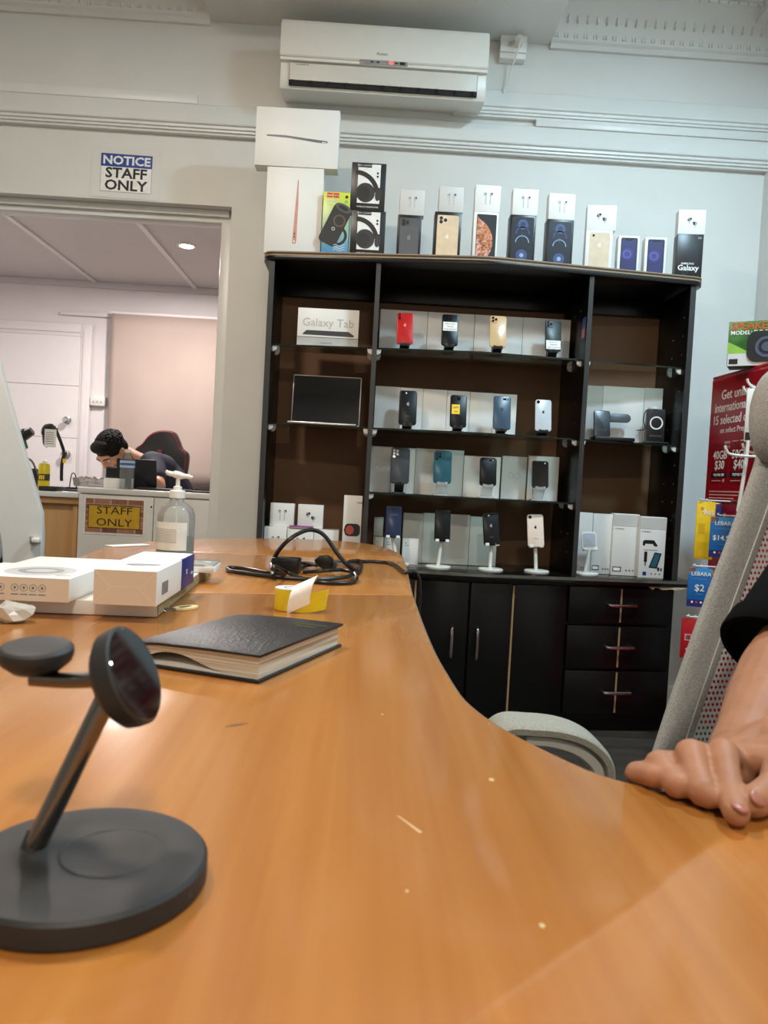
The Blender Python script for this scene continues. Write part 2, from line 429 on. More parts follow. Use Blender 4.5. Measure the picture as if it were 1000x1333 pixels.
# recessed downlight
p = onz(243, 319, FZ)
dl = thing('downlight', 'round recessed downlight glowing in the ceiling beyond the opening', 'ceiling light', (p.x, p.y, FZ))
mb = MB(); mb.lathe([(.045, -.002), (.045, -.010), (.062, -.010), (.066, 0), (.045, 0)], 28); mb.build('trim_ring', plas, dl)
mb = MB(); mb.lathe([(0, -.004), (.044, -.004), (.044, -.001), (0, -.001)], 24); mb.build('lens', mat('lit_lens', (255, 250, 246), .4, emit=30), dl)
# notice on the wall over the opening
p = at(164, 226, WY)
sg = thing('notice_sign', 'laminated NOTICE STAFF ONLY paper sign taped over the doorway', 'sign', (p.x, WY - .001, p.z), rot=(0, math.radians(.6), 0))
mb = MB(); mb.box(-.148, .148, -.0015, 0, -.108, .108); mb.build('paper', mat('laminated_paper', (226, 225, 220), .18, var=.01), sg, False)
mb = MB(); mb.ring(0, 0, 0, 0, 0, 0) if 0 else mb.box(-.108, .112, -.0022, -.0014, -.082, .08); mb.build('border', grey_ink, sg, False)
mb = MB(); mb.box(-.1065, .1105, -.0026, -.002, -.0805, .0785); mb.build('white_field', white_ink, sg, False)
mb = MB(); mb.box(-.108, .112, -.003, -.002, .025, .08); mb.build('blue_band', mat('notice_blue', (38, 70, 150), .35), sg, False)
text(sg, 'NOTICE', .002, .051, .050, white_ink, -.0032, .03, sx=1.12)
text(sg, 'STAFF', .002, -.003, .060, ink, -.0028, .025, sx=1.12)
text(sg, 'ONLY', .002, -.055, .060, ink, -.0028, .025, sx=1.12)

# ------------------------------------------------------------------ air conditioner
ac = thing('air_conditioner', 'long white wall mounted air conditioner above the cabinet', 'air conditioner', (-.010, WY, 2.50))
acm = mat('cream_plastic', (232, 229, 220), .35, var=.01)
L = .4225
mb = MB(); mb.side([(0, .315), (-.195, .315), (-.212, .29), (-.214, .155), (-.200, .150), (-.202, .075), (-.186, .052), (-.10, .06), (0, .085)], -L, L, edge=.006); mb.build('body', acm, ac)
mb = MB(); mb.side([(-.19, .322), (-.202, .320), (-.221, .296), (-.223, .172), (-.218, .166), (-.19, .166)], -L - .002, L + .002, edge=.005); fp = mb.build('front_panel', acm, ac)
mb = MB(); mb.side([(-.19, .163), (-.219, .163), (-.219, .152), (-.19, .152)], -L, L, edge=.002); mb.build('lower_rail', acm, ac)
mb = MB(); mb.box(-.385, .385, -.204, -.196, .060, .146); mb.build('outlet_slot', mat('dark_recess', (30, 29, 28), .8), ac)
mb = MB(); mb.side([(-.205, .146), (-.213, .144), (-.211, .078), (-.205, .078)], -.383, .383, edge=.002); mb.build('louvre', mat('louvre_plastic', (214, 210, 200), .3, var=.01), ac)
for k in range(11):
    mb = MB(); mb.box(-.37 + k * .074 - .001, -.37 + k * .074 + .001, -.214, -.2, .062, .078); mb.build('guide_vane', blackp, ac, False)
mb = MB(); mb.box(-.100, .095, -.2222, -.214, .1535, .1735, .003); dp = mb.build('display', mat('display_grey', (150, 148, 146), .25), ac)
mb = MB(); mb.box(.02, .036, -.2235, -.2215, .158, .167); mb.build('indicator_lamp', mat('red_lamp', (255, 70, 70), .4, emit=2.5), dp, False)
for x in (-.05, -.025, .05):
    mb = MB(); mb.box(x - .006, x + .006, -.2232, -.2215, .160, .165); mb.build('indicator', ink, dp, False)
mb = MB(); mb.box(.063, .085, -.2232, -.2215, .157, .169, .001); mb.build('receiver', ink, dp)
text(ac, 'Acson', -.01, .196, .018, grey_ink, -.2234)
text(ac, 'DC INVERTER', -.33, .138, .008, grey_ink, -.2132)
# power outlet with plug and cord
p = at(666, 68, WY)
pb = thing('power_outlet', 'white surface power outlet with plugged cord beside the air conditioner', 'socket', (p.x, WY, p.z))
mb = MB(); mb.box(-.056, .056, -.045, 0, -.052, .048, .006); mb.build('box', plas, pb)
mb = MB(); mb.box(-.058, .058, -.052, -.044, -.028, .048, .005); fpz = mb.build('face_plate', plas, pb)
mb = MB(); mb.box(-.022, -.010, -.056, -.05, -.005, .012, .002); mb.build('switch', greyc, fpz)
mb = MB(); mb.cyl((.018, -.05, .008), (.018, -.088, .008), .019, 20); mb.build('plug', plas, pb)
mb = MB(); mb.tube([(.018, -.086, .008), (.02, -.098, .002), (.012, -.085, -.04), (0, -.055, -.085), (-.012, -.035, -.14), (-.03, -.03, -.19)], .0042, 8); mb.build('cord', plas, pb)
# ------------------------------------------------------------------ black display cabinet with a bowed front
CXM = .43
def bow(x): return 3.06 - .10 * max(0, 1 - abs(x - CXM) / .85)
cab = thing('display_cabinet', 'tall black display cabinet with glass shelves and a bowed front against the back wall', 'cabinet', (CXM, 3.2, 0))
def cpart(mb, name, m, par=None, **k): return mb.build(name, m, par or cab, world=True, **k)
XL, XR = -.42, 1.28; D1, D2 = .010, .845; TOPZ = 1.845; CTZ = .632
SH1, SH2, SH3 = 1.493, 1.178, .922
for x0, nm in ((XL, 'side_panel'), (XR - .022, 'side_panel')):
    mb = MB(); mb.box(x0, x0 + .022, 3.065, WY - .005, CTZ, TOPZ - .035, .002); cpart(mb, nm, blk)
    mb = MB(); mb.box(x0, x0 + .022, 3.060, 3.066, CTZ, TOPZ - .035); cpart(mb, 'edge_strip', blk2, smooth_=False)
for x in (D1, D2):
    mb = MB(); mb.box(x - .009, x + .009, bow(x) + .006, WY - .005, CTZ, TOPZ - .035, .002); cpart(mb, 'divider', blk)
    mb = MB(); mb.box(x - .009, x + .009, bow(x), bow(x) + .007, CTZ, TOPZ - .035); cpart(mb, 'edge_strip', blk2, smooth_=False)
for a, b in ((XL + .022, D1 - .009), (D1 + .009, D2 - .009), (D2 + .009, XR - .022)):
    mb = MB(); mb.box(a, b, WY - .02, WY - .006, CTZ, TOPZ - .035); cpart(mb, 'back_panel', brown, smooth_=False)
    mb = MB(); mb.box(a, b, WY - .05, WY - .02, TOPZ - .10, TOPZ - .036, .002); cpart(mb, 'top_rail', blk)
def bowpoly(x0, x1, out, back=WY - .004, rad=.05):
    f = [(x0, back), (x0, bow(XL) - out + rad)]
    for k in range(1, 5):
        a = PI / 2 * k / 4; f.append((x0 + rad - rad * math.cos(a), bow(XL) - out + rad - rad * math.sin(a)))
    f += [(CXM - .06, bow(CXM - .06) - out), (CXM, bow(CXM) - out + .003), (CXM + .06, bow(CXM + .06) - out)]
    for k in range(4, 0, -1):
        a = PI / 2 * k / 4; f.append((x1 - rad + rad * math.cos(a), bow(XR) - out + rad - rad * math.sin(a)))
    f += [(x1, bow(XR) - out + rad), (x1, back)]
    return f
pl = bowpoly(XL - .025, XR + .03, .012)
mb = MB(); mb.slab(pl, TOPZ - .034, TOPZ - .016, edge=.002); cpart(mb, 'top_board', blk)
mb = MB(); mb.slab([(p[0], p[1] - .001) for p in pl], TOPZ - .017, TOPZ - .012); cpart(mb, 'edge_trim', tan, smooth_=False)
mb = MB(); mb.slab(pl, TOPZ - .013, TOPZ, edge=.002); cpart(mb, 'top_board', blk2)
mb = MB(); mb.slab([(p[0], p[1] - .0012) for p in pl], TOPZ - .0045, TOPZ - .0005); cpart(mb, 'edge_trim', tan, smooth_=False)
# base carcass, counter board, plinth
mb = MB(); mb.slab([(XL, WY - .004), (XL, 3.085), (CXM, 2.985), (XR, 3.085), (XR, WY - .004)], .055, CTZ - .03); cpart(mb, 'carcass', blk, smooth_=False)
mb = MB(); mb.slab([(XL, WY - .01), (XL, 3.12), (CXM, 3.02), (XR, 3.12), (XR, WY - .01)], 0, .055); cpart(mb, 'plinth', blk, smooth_=False)
cp = bowpoly(XL - .02, XR + .055, .025)
mb = MB(); mb.slab(cp, CTZ - .028, CTZ, edge=.004); cpart(mb, 'counter_board', mat('black_gloss_laminate', (15, 15, 15), .14, var=.1))
mb = MB(); mb.slab([(p[0], p[1] - .0015) for p in cp if p[1] < 3.2], CTZ - .013, CTZ - .002); cpart(mb, 'edge_trim', mat('worn_black_edging', (92, 88, 80), .22, var=.5, scale=9), smooth_=False)
mb = MB(); rr = random.Random(2); top_ = []; bot_ = []
for k in range(13):
    x = 1.16 + .145 * k / 12; top_.append((x, CTZ - .027)); bot_.append((x, CTZ - .032 - .009 * rr.random() * (1 if 0 < k < 12 else 0)))
mb.plate(top_ + bot_[::-1], 3.034, 3.06); cpart(mb, 'chipped_board', mat('bare_chipboard', (206, 186, 150), .8, var=.2, scale=80), smooth_=False)
def onbow(x0, x1, off=0):            # transform: local x along the bowed face, local -y outwards
    y0, y1 = bow(x0), bow(x1)
    return M.Translation(((x0 + x1) / 2, (y0 + y1) / 2 + off, 0)) @ M.Rotation(math.atan2(y1 - y0, x1 - x0), 4, 'Z')
for k, (a, b) in enumerate(((.038, .216), (.222, .425), (.435, .600), (.612, .825))):
    T = onbow(a, b); hw = (b - a) / 2
    mb = MB(T); mb.box(-hw, hw, .006, .024, .075, CTZ - .040, .002); d = cpart(mb, 'cabinet_door', blk)
    if k in (1, 2):
        hx = (hw - .055) if k == 1 else (-hw + .03)
        mb = MB(T); mb.tube([(hx, .006, .415), (hx, -.012, .412), (hx, -.018, .39), (hx, -.018, .32), (hx, -.012, .298), (hx, .006, .295)], .0062, 10); cpart(mb, 'handle', chrome, d)
for a in (.219, .606):
    T = onbow(a - .004, a + .004); mb = MB(T); mb.box(-.0035, .0035, .004, .02, .08, CTZ - .045); cpart(mb, 'edging_strip', tan, smooth_=False)
for a, b in ((XL + .01, .030), (.832, XR - .012)):
    T = onbow(a, b); hw = abs(b - a) / 2
    for z0, z1 in ((.448, CTZ - .040), (.266, .436), (.082, .255)):
        mb = MB(T); mb.box(-hw, hw, .004, .024, z0, z1, .002); d = cpart(mb, 'drawer', blk)
        mb = MB(T); mb.box(-.0035, .0035, .0025, .01, z0 + .006, z1 - .004); cpart(mb, 'edging_strip', tan, d, smooth_=False)
        zz = z0 + (z1 - z0) * .5 + .004
        mb = MB(T); mb.tube([(-.055, .006, zz), (-.055, -.014, zz), (-.045, -.02, zz), (.045, -.02, zz), (.055, -.014, zz), (.055, .006, zz)], .0068, 10, sub=3); cpart(mb, 'handle', chrome, d)
# glass shelves on clips
clipm = clear('clip_plastic', (240, 240, 238), .8, .55)
def gshelf(a, b, z, back=3.225):
    if a < CXM < b: f = [(a, bow(a) + .045), (CXM, bow(CXM) + .045), (b, bow(b) + .045), (b, back), (a, back)]
    else: f = [(a, bow(a) + .045), (b, bow(b) + .045), (b, back), (a, back)]
    mb = MB(); mb.slab(f, z - .006, z); g = cpart(mb, 'glass_shelf', glass, smooth_=False)
    fr = [p for p in f if p[1] < back]
    mb = MB(); mb.slab(fr + [(p[0], p[1] + .0015) for p in fr[::-1]], z - .0062, z + .0002); cpart(mb, 'polished_edge', glassedge, g, smooth_=False)
    mb = MB(); mb.box(a, b, back - .0015, back, z - .0062, z + .0002); cpart(mb, 'polished_edge', glassedge, g, smooth_=False)
    for x, s in ((a, 1), (b, -1)):
        for y in (bow(x) + .055, back - .02):
            mb = MB(); mb.plate([(0, -.022), (s * .008, -.021), (s * .017, -.014), (s * .019, 0), (s * .019, .004), (0, .004)], -.007, .007, T=M.Translation((x, y, z - .006)), edge=.0015); cpart(mb, 'shelf_clip', plas)
for z in (SH1, SH2):
    gshelf(XL + .022, D1 - .009, z); gshelf(D1 + .009, D2 - .009, z); gshelf(D2 + .009, XR - .022, z)
gshelf(D1 + .009, D2 - .009, SH3)
# row of shelf pin holes in the right side panel and dividers
for xx, s in ((XR - .022, -1), (D2 - .009, -1)):
    for y in (3.11, 3.21):
        mb = MB()
        for k in range(14): mb.cyl((xx, y, .72 + k * .075), (xx + s * .0008, y, .72 + k * .075), .0028, 8)
        stuff(cpart(mb, 'pin_holes', grey_ink))
# hanging sticker on the right divider
p = at(755, 426, 3.05)
mb = MB(); mb.box(D2 - .0105, D2 - .009, 3.03, 3.075, p.z - .045, p.z + .04, .0005); stk = cpart(mb, 'sticker', mat('sticker_blue', (70, 80, 150), .3))
mb = MB(); mb.box(D2 - .0112, D2 - .010, 3.034, 3.071, p.z - .04, p.z - .005); cpart(mb, 'sticker_print', mat('sticker_pink', (190, 110, 110), .3), stk, smooth_=False)

# ------------------------------------------------------------------ cartons: a body, a lid seam and prints on the front
class Box:
    def __init__(s, name, label, cat, px0, px1, pyt, Y, zb, dep, m, grp=None, rz=0, bev=.0012, ztop=None, lean=0):
        cy = (pyt + 30)
        x0 = at(px0, cy, Y).x; x1 = at(px1, cy, Y).x; s.w = x1 - x0; s.h = (ztop if ztop else at((px0 + px1) / 2, pyt, Y).z) - zb - .0006; s.d = dep
        s.t = thing(name, label, cat, ((x0 + x1) / 2, Y + dep / 2, zb + .0006), rz, grp, rot=(lean, 0, rz))
        mb = MB(); mb.box(-s.w / 2, s.w / 2, -dep / 2, dep / 2, 0, s.h, bev); s.b = mb.build('carton', m, s.t)
        s.f = -dep / 2
    def y(s, k): return s.f - .0004 * k
    def rect(s, u0, u1, v0, v1, m, k=1, name='print', rad=0, par=None):
        mb = MB(); w_, h_ = (u1 - u0) * s.w, (v1 - v0) * s.h
        T = M.Translation(((u0 + u1 - 1) / 2 * s.w, s.f - .0002 * k, v0 * s.h))
        if rad: mb.rbox(w_, .0004 * k, h_, rad, T)
        else: mb.box(-w_ / 2, w_ / 2, -.0002 * k, .0002 * k, 0, h_, T=T)
        return mb.build(name, m, par or s.t, False)
    def disc(s, u, v, r, m, k=2, name='print', rz=None):
        mb = MB(); mb.disc((u - .5) * s.w, v * s.h, r, rz or r, s.y(k), s.f); return mb.build(name, m, s.t, False)
    def ring(s, u, v, r0, r1, m, k=2, a0=0, a1=360):
        mb = MB(); mb.ring((u - .5) * s.w, v * s.h, r0, r1, s.y(k), s.y(k - 1), 28, a0, a1); return mb.build('print', m, s.t, False)
    def poly(s, pts, m, k=2, name='print'):
        mb = MB(); mb.plate([((u - .5) * s.w, v * s.h) for u, v in pts], s.y(k), s.f); return mb.build(name, m, s.t, False)
    def text(s, t, u, v, size, m, k=1, **kw): return text(s.t, t, (u - .5) * s.w, v * s.h, size, m, s.y(k) - .0003, **kw)
def apple(mb, cx, cz, r, y0, y1, T=None):
    pts = []
    for k in range(20):
        a = 2 * PI * k / 20; q = r * (1 - .12 * max(0, math.sin(a)) ** 8 - .10 * max(0, -math.sin(a)) ** 10)
        x, z = q * math.cos(a) * .88, q * math.sin(a)
        if x > .5 * r and abs(z) < .45 * r: x = .5 * r + .2 * r * abs(z / r)
        pts.append((cx + x, cz + z))
    mb.plate(pts, y0, y1, T); mb.disc(cx + .12 * r, cz + 1.3 * r, .16 * r, .34 * r, y0, y1, 10, T, rot=-.5)
def stripe_mat(n, a, b, axis=0, sc=6):
    if n in MATS: return MATS[n]
    m = mat(n, a, .35, var=.02); nt = m.node_tree; bs = nt.nodes['Principled BSDF']
    tc = nt.nodes.new('ShaderNodeTexCoord'); sx = nt.nodes.new('ShaderNodeSeparateXYZ'); nt.links.new(tc.outputs['Generated'], sx.inputs[0])
    cr = nt.nodes.new('ShaderNodeValToRGB'); cr.color_ramp.elements[0].color = lin(a); cr.color_ramp.elements[1].color = lin(b)
    nt.links.new(sx.outputs[axis], cr.inputs[0]); nt.links.new(cr.outputs[0], bs.inputs['Base Color'])
    return m

TF = lambda x: bow(x) + .012             # front line of the goods on top
# upright and lying laptop boxes
YB = 3.08
b1 = Box('laptop_box', 'white laptop carton standing upright at the left end of cabinet top', 'box', 347, 421, 218, YB, TOPZ, .062, card, 'white laptop cartons on top of the cabinet', rz=-.03)
rosem = mat('rose_gold_print', (196, 138, 122), .4); slate = mat('slate_print', (92, 98, 106), .4)
b1.poly([(.50, .12), (.555, .12), (.57, .16), (.575, .60), (.565, .86), (.55, .86), (.53, .6), (.50, .16)], rosem)
b1.poly([(.517, .135), (.54, .135), (.54, .16), (.517, .16)], card, 3); b1.disc(.53, .20, .003, ink, 3); b1.disc(.53, .235, .003, ink, 3)
b2 = Box('laptop_box', 'white laptop carton lying sideways across the upright laptop carton', 'box', 333, 442, 141, YB - .004, TOPZ + b1.h + .0008, .065, card, 'white laptop cartons on top of the cabinet', rz=-.02)
b2.poly([(.13, .505), (.14, .53), (.35, .53), (.86, .465), (.87, .44), (.85, .425), (.74, .435), (.4, .49)], slate)
b2.poly([(.80, .432), (.85, .428), (.85, .445), (.80, .448)], card, 3)
# green speaker carton
b = Box('speaker_carton', 'green and blue portable speaker carton beside upright laptop carton on cabinet top', 'box', 420, 455, 250, 3.055, TOPZ, .08, stripe_mat('speaker_carton_print', (70, 150, 205), (212, 222, 40), 2), rz=.0)
def speaker_print(B, u, v, sc, tilt=-.42):
    T = M.Translation(((u - .5) * B.w, 0, v * B.h)) @ M.Rotation(-tilt, 4, 'Y')
    yy = B.f
    mb = MB(); mb.rbox(.058 * sc, .0012, .125 * sc, .012 * sc, T @ M.Translation((0, yy, -.0625 * sc))); q = mb.build('speaker_picture', mat('picture_black', (26, 28, 30), .4), B.t)
    mb = MB(); mb.disc(0, .058 * sc, .027 * sc, .012 * sc, yy - .0012, yy, T=T); mb.build('speaker_cap', mat('picture_grey', (70, 74, 78), .4), B.t)
    mb = MB(); mb.disc(0, .058 * sc, .016 * sc, .006 * sc, yy - .0016, yy, T=T); mb.build('speaker_cap', ink, B.t)
    mb = MB(); mb.ring(.006 * sc, .018 * sc, .014 * sc, .019 * sc, yy - .0012, yy, T=T); mb.build('speaker_ring', mat('picture_brown', (92, 70, 60), .4), B.t)
    mb = MB(); mb.ring(.02 * sc, -.025 * sc, .022 * sc, .03 * sc, yy - .0011, yy, 16, -80, 80, T=T); mb.build('speaker_strap', ink, B.t)
    mb = MB(); mb.ring(0, -.012 * sc, .0045 * sc, .0062 * sc, yy - .0014, yy, 4, T=T); mb.build('speaker_mark', white_ink, B.t)
speaker_print(b, .48, .47, 1.28)
for u in (.24, .48): b.rect(u - .11, u + .11, .91, .985, mat('red_print', (214, 44, 34), .4), 2)
b.text('hoco', .24, .947, .013, white_ink, 2); b.text('premium', .48, .947, .009, white_ink, 2)
b.disc(.87, .93, .006, ink); b.ring(.86, .85, .004, .0055, ink); b.text('SPORTS\nWIRELESS', .14, .84, .011, white_ink, 1, align='LEFT')
for k in range(3):
    mb = MB(); mb.tube([(-.005 + i * .009, b.f - .0006, .018 + k * .009 + .004 * math.sin(i * 1.7)) for i in range(6)], .0012, 6, 3); mb.build('wave_print', white_ink, b.t)
# headphone cartons
cupm = mat('headphone_print', (44, 44, 48), .4); cup2 = mat('headphone_print_dark', (24, 24, 27), .4)
def hp(label, px0, px1, pyt, zb, ztop, Y):
    B = Box('headphone_carton', label, 'box', px0, px1, pyt, Y, zb, .075, mat('black_card', (22, 21, 22), .35), 'headphone cartons on top of the cabinet', ztop=ztop)
    B.rect(.19, .84, .15, .97, mat('white_print', (235, 234, 230), .4), 1)
    B.rect(.20, .58, .90, .985, ink, 3); B.text('hoco. | premium', .39, .943, .009, white_ink, 3)
    mb = MB(); mb.ring(-.048, .062, .074, .092, B.y(2.6), B.f, 20, 6, 90); mb.build('headband_print', cup2, B.t, False)
    mb = MB(); mb.disc(-.010, .068, .037, .038, B.y(3), B.f, rot=.3); mb.build('earcup_print', cupm, B.t, False)
    mb = MB(); mb.disc(-.018, .065, .026, .027, B.y(3.5), B.f, rot=.3); mb.build('earcup_print', cup2, B.t, False)
    mb = MB(); mb.disc(.040, .064, .012, .026, B.y(3), B.f, rot=-.12); mb.build('earcup_print', cupm, B.t, False)
    for v in (.72, .79): B.disc(.76, v, .0042, ink, 3)
    B.text('WIRELESS HEADPHONE', .5, .07, .008, white_ink, 1)
    return B
zh = at(477, 274, 3.055).z
hp('black headphone carton beneath another headphone carton beside green speaker carton', 455, 500, 300, TOPZ, zh, 3.055)
hp('upper black headphone carton stacked on its twin beside the green speaker carton', 457, 502, 213, zh, at(480, 212, 3.055).z, 3.055)
# pairs: earbud carton on phone carton
blkcard = mat('black_card', (22, 21, 22), .35)
def planet_mat():
    m = mat('planet_picture', (170, 100, 60), .4, var=.1); nt = m.node_tree; bs = nt.nodes['Principled BSDF']
    tc = nt.nodes.new('ShaderNodeTexCoord'); nz = nt.nodes.new('ShaderNodeTexNoise'); nz.inputs['Scale'].default_value = 55; nz.inputs['Detail'].default_value = 5; nz.inputs['Distortion'].default_value = 1.2
    nt.links.new(tc.outputs['Object'], nz.inputs['Vector']); cr = nt.nodes.new('ShaderNodeValToRGB')
    el = cr.color_ramp.elements; el[0].position = .35; el[0].color = lin((110, 52, 40)); el[1].position = .7; el[1].color = lin((214, 190, 214)); e = el.new(.52); e.color = lin((206, 128, 70))
    nt.links.new(nz.outputs['Fac'], cr.inputs[0]); nt.links.new(cr.outputs[0], bs.inputs['Base Color']); return m
pgr = mat('print_graphite', (78, 78, 82), .35); pgold = mat('print_gold', (220, 192, 158), .35); pchamp = mat('print_champagne', (216, 196, 168), .35)
rblue = mat('ring_blue', (54, 74, 120), .4); rlight = mat('ring_light', (150, 172, 210), .4); rnavy = mat('ring_navy', (26, 34, 62), .4)
mini = mat('print_indigo', (44, 44, 96), .35); mini2 = mat('print_violet', (84, 82, 152), .35); mini3 = mat('print_violet_dark', (56, 55, 122), .35)
def deco(B, kind):
    if kind in ('graphite', 'gold'):
        m = pgr if kind == 'graphite' else pgold
        B.rect(.10, .90, .0, .93, m, 1, 'phone_picture', .006)
        B.rect(.14, .50, .74, .91, mat('print_island', (66, 66, 70), .35) if kind == 'graphite' else mat('print_island_gold', (226, 204, 176), .35), 2, 'camera_picture', .004)
        for u, v in ((.24, .86), (.24, .78), (.40, .82)): B.disc(u, v, .0068, ink, 4, 'lens_picture')
        mb = MB(); apple(mb, 0, .46 * B.h, .009, B.y(3), B.f); mb.build('emblem', grey_ink if kind == 'graphite' else mat('print_gold_dark', (244, 228, 206), .3), B.t, False)
    if kind == 'planet':
        B.rect(.12, .93, .0, .95, ink, 1, 'phone_picture', .006)
        pts = [(.14, .0)]
        for k in range(15):
            a = math.radians(-62 + 124 * k / 14 + 12); pts.append((min(.88, -.12 + .92 * math.cos(a)), max(0.0, min(.93, .36 + .52 * math.sin(a)))))
        pts = [p for p in pts if p[0] >= .14] + [(.14, .90)]
        B.poly(pts, planet_mat(), 3, 'planet_picture')
    if kind == 'rings':
        B.rect(.08, .92, .0, .96, mat('print_midnight', (20, 24, 38), .35), 1, 'phone_picture', .007)
        for v, r0, r1, mm in ((.80, .010, .020, rblue), (.60, .024, .028, rblue), (.42, .024, .027, rlight), (.15, .008, .022, rblue)):
            B.ring(.5, v, r0, r1, mm, 3, *((0, 180) if v in (.6, .42) else (0, 360)))
        B.disc(.5, .80, .010, rnavy, 3); B.disc(.5, .15, .009, rlight, 3); B.rect(.49, .51, .5, .62, rblue, 3)
        B.ring(.5, .86, .026, .031, rnavy, 2, 200, 340)
    if kind == 'champagne':
        B.rect(.14, .90, .02, .95, pchamp, 1, 'phone_picture', .008); B.disc(.28, .87, .005, ink, 3, 'lens_picture')
        mb = MB(); apple(mb, .02 * B.w, .62 * B.h, .008, B.y(3), B.f); mb.build('emblem', white_ink, B.t, False)
    if kind == 'mini':
        B.rect(.13, .91, .05, .95, mat('print_midnight', (20, 24, 38), .35), 1, 'phone_picture', .007)
        B.rect(.18, .86, .07, .93, mini, 2, 'screen_picture', .005)
        for r, mm, k in ((.024, mini3, 3), (.0175, mini2, 4), (.0105, mini3, 5)): B.disc(.44, .5, r, mm, k, 'ring_picture')
        B.rect(.33, .70, .89, .945, ink, 6, 'notch_picture', .002)
    if kind == 'galaxy':
        B.text('SAMSUNG', .44, .335, .011, white_ink, 1, bold=.01); B.text('Galaxy', .47, .235, .030, white_ink, 1, bold=.02)
        B.text('S7', .36, .115, .024, mat('print_teal', (24, 66, 88), .4), 1); B.rect(.78, .92, .90, .95, grey_ink, 1)
def buds(B, kind):
    if kind == 1:
        for u, m in ((.42, grey_ink), (.60, grey_ink)):
            B.rect(u - .018, u + .018, .28, .62, greyc, 1, 'earbud_picture', .001); B.disc(u + (.03 if u > .5 else -.03), .66, .0065, greyc, 2, 'earbud_picture')
        B.disc(.65, .69, .0035, ink, 3, 'earbud_picture'); B.disc(.41, .68, .002, ink, 3, 'earbud_picture')
    else:
        for u, v, s in ((.40, .60, 1), (.62, .44, -1)):
            B.disc(u, v, .0075, mat('print_shadow', (150, 150, 152), .4), 2, 'earbud_picture'); B.rect(u - .02, u + .02, v - .16, v, greyc, 1, 'earbud_picture', .001)
            B.disc(u + .05 * s, v + .03, .0045, ink, 3, 'earbud_picture'); B.disc(u - .04, v - .03, .0035, ink, 3, 'earbud_picture')
PG = 'phone cartons along the cabinet top'; EG = 'earbud cartons balanced on the phone cartons'
rowdata = [
 (517, 548, 280, 'graphite', blkcard, 'black phone carton picturing a graphite phone beside the headphone cartons on top', 520, 552, 247, 1, card2, 'white earbud carton on the black carton with the graphite phone'),
 (565, 600, 276, 'gold', blkcard, 'black phone carton picturing a gold phone with three lenses on cabinet top', 571, 603, 243, 1, card2, 'white earbud carton on the black carton with the gold three lens phone'),
 (616, 648, 276, 'planet', card, 'white phone carton picturing an orange planet on cabinet top', 618, 651, 241, 1, card, 'white earbud carton on the carton with the orange planet'),
 (663, 697, 280, 'rings', blkcard, 'left of two black phone cartons picturing blue rings on cabinet top', 667, 700, 246, 1, card, 'white earbud carton with a glare spot on left carton with blue rings'),
 (711, 746, 286, 'rings', blkcard, 'right of two black phone cartons picturing blue rings on cabinet top', 714, 748, 252, 1, card, 'white earbud carton on the right black carton with blue rings'),
 (763, 797, 300, 'champagne', card, 'white phone carton picturing a champagne phone with one lens on cabinet top', 765, 802, 267, 2, card, 'white earbud carton on the carton with the champagne phone'),
 (805, 832, 307, 'mini', card, 'left of two small white phone cartons with violet screens on cabinet top', 0, 0, 0, 0, None, ''),
 (840, 867, 309, 'mini', card, 'right of two small white phone cartons with violet screens, next to black lettered carton', 0, 0, 0, 0, None, ''),
 (882, 915, 305, 'galaxy', blkcard, 'black lettered phone carton at the right end of cabinet top', 884, 918, 273, 2, card, 'white earbud carton on the black lettered carton at the right end'),
]
for px0, px1, pt, kind, m, lab, a0, a1, at_, ek, em, elab in rowdata:
    xm = at((px0 + px1) / 2, pt + 30, 3.05).x; Y = bow(xm) + .03
    B = Box('phone_carton', lab, 'box', px0, px1, pt, Y, TOPZ, .05, m, PG); deco(B, kind)
    if kind in ('champagne', 'mini', 'galaxy'): B.t.rotation_euler.z = -.10
    if ek:
        E_ = Box('earbud_carton', elab, 'box', a0, a1, at_, Y + .001, TOPZ + B.h + .0008, .045, em, EG); buds(E_, ek)
        if kind in ('champagne', 'galaxy'): E_.t.rotation_euler.z = -.12
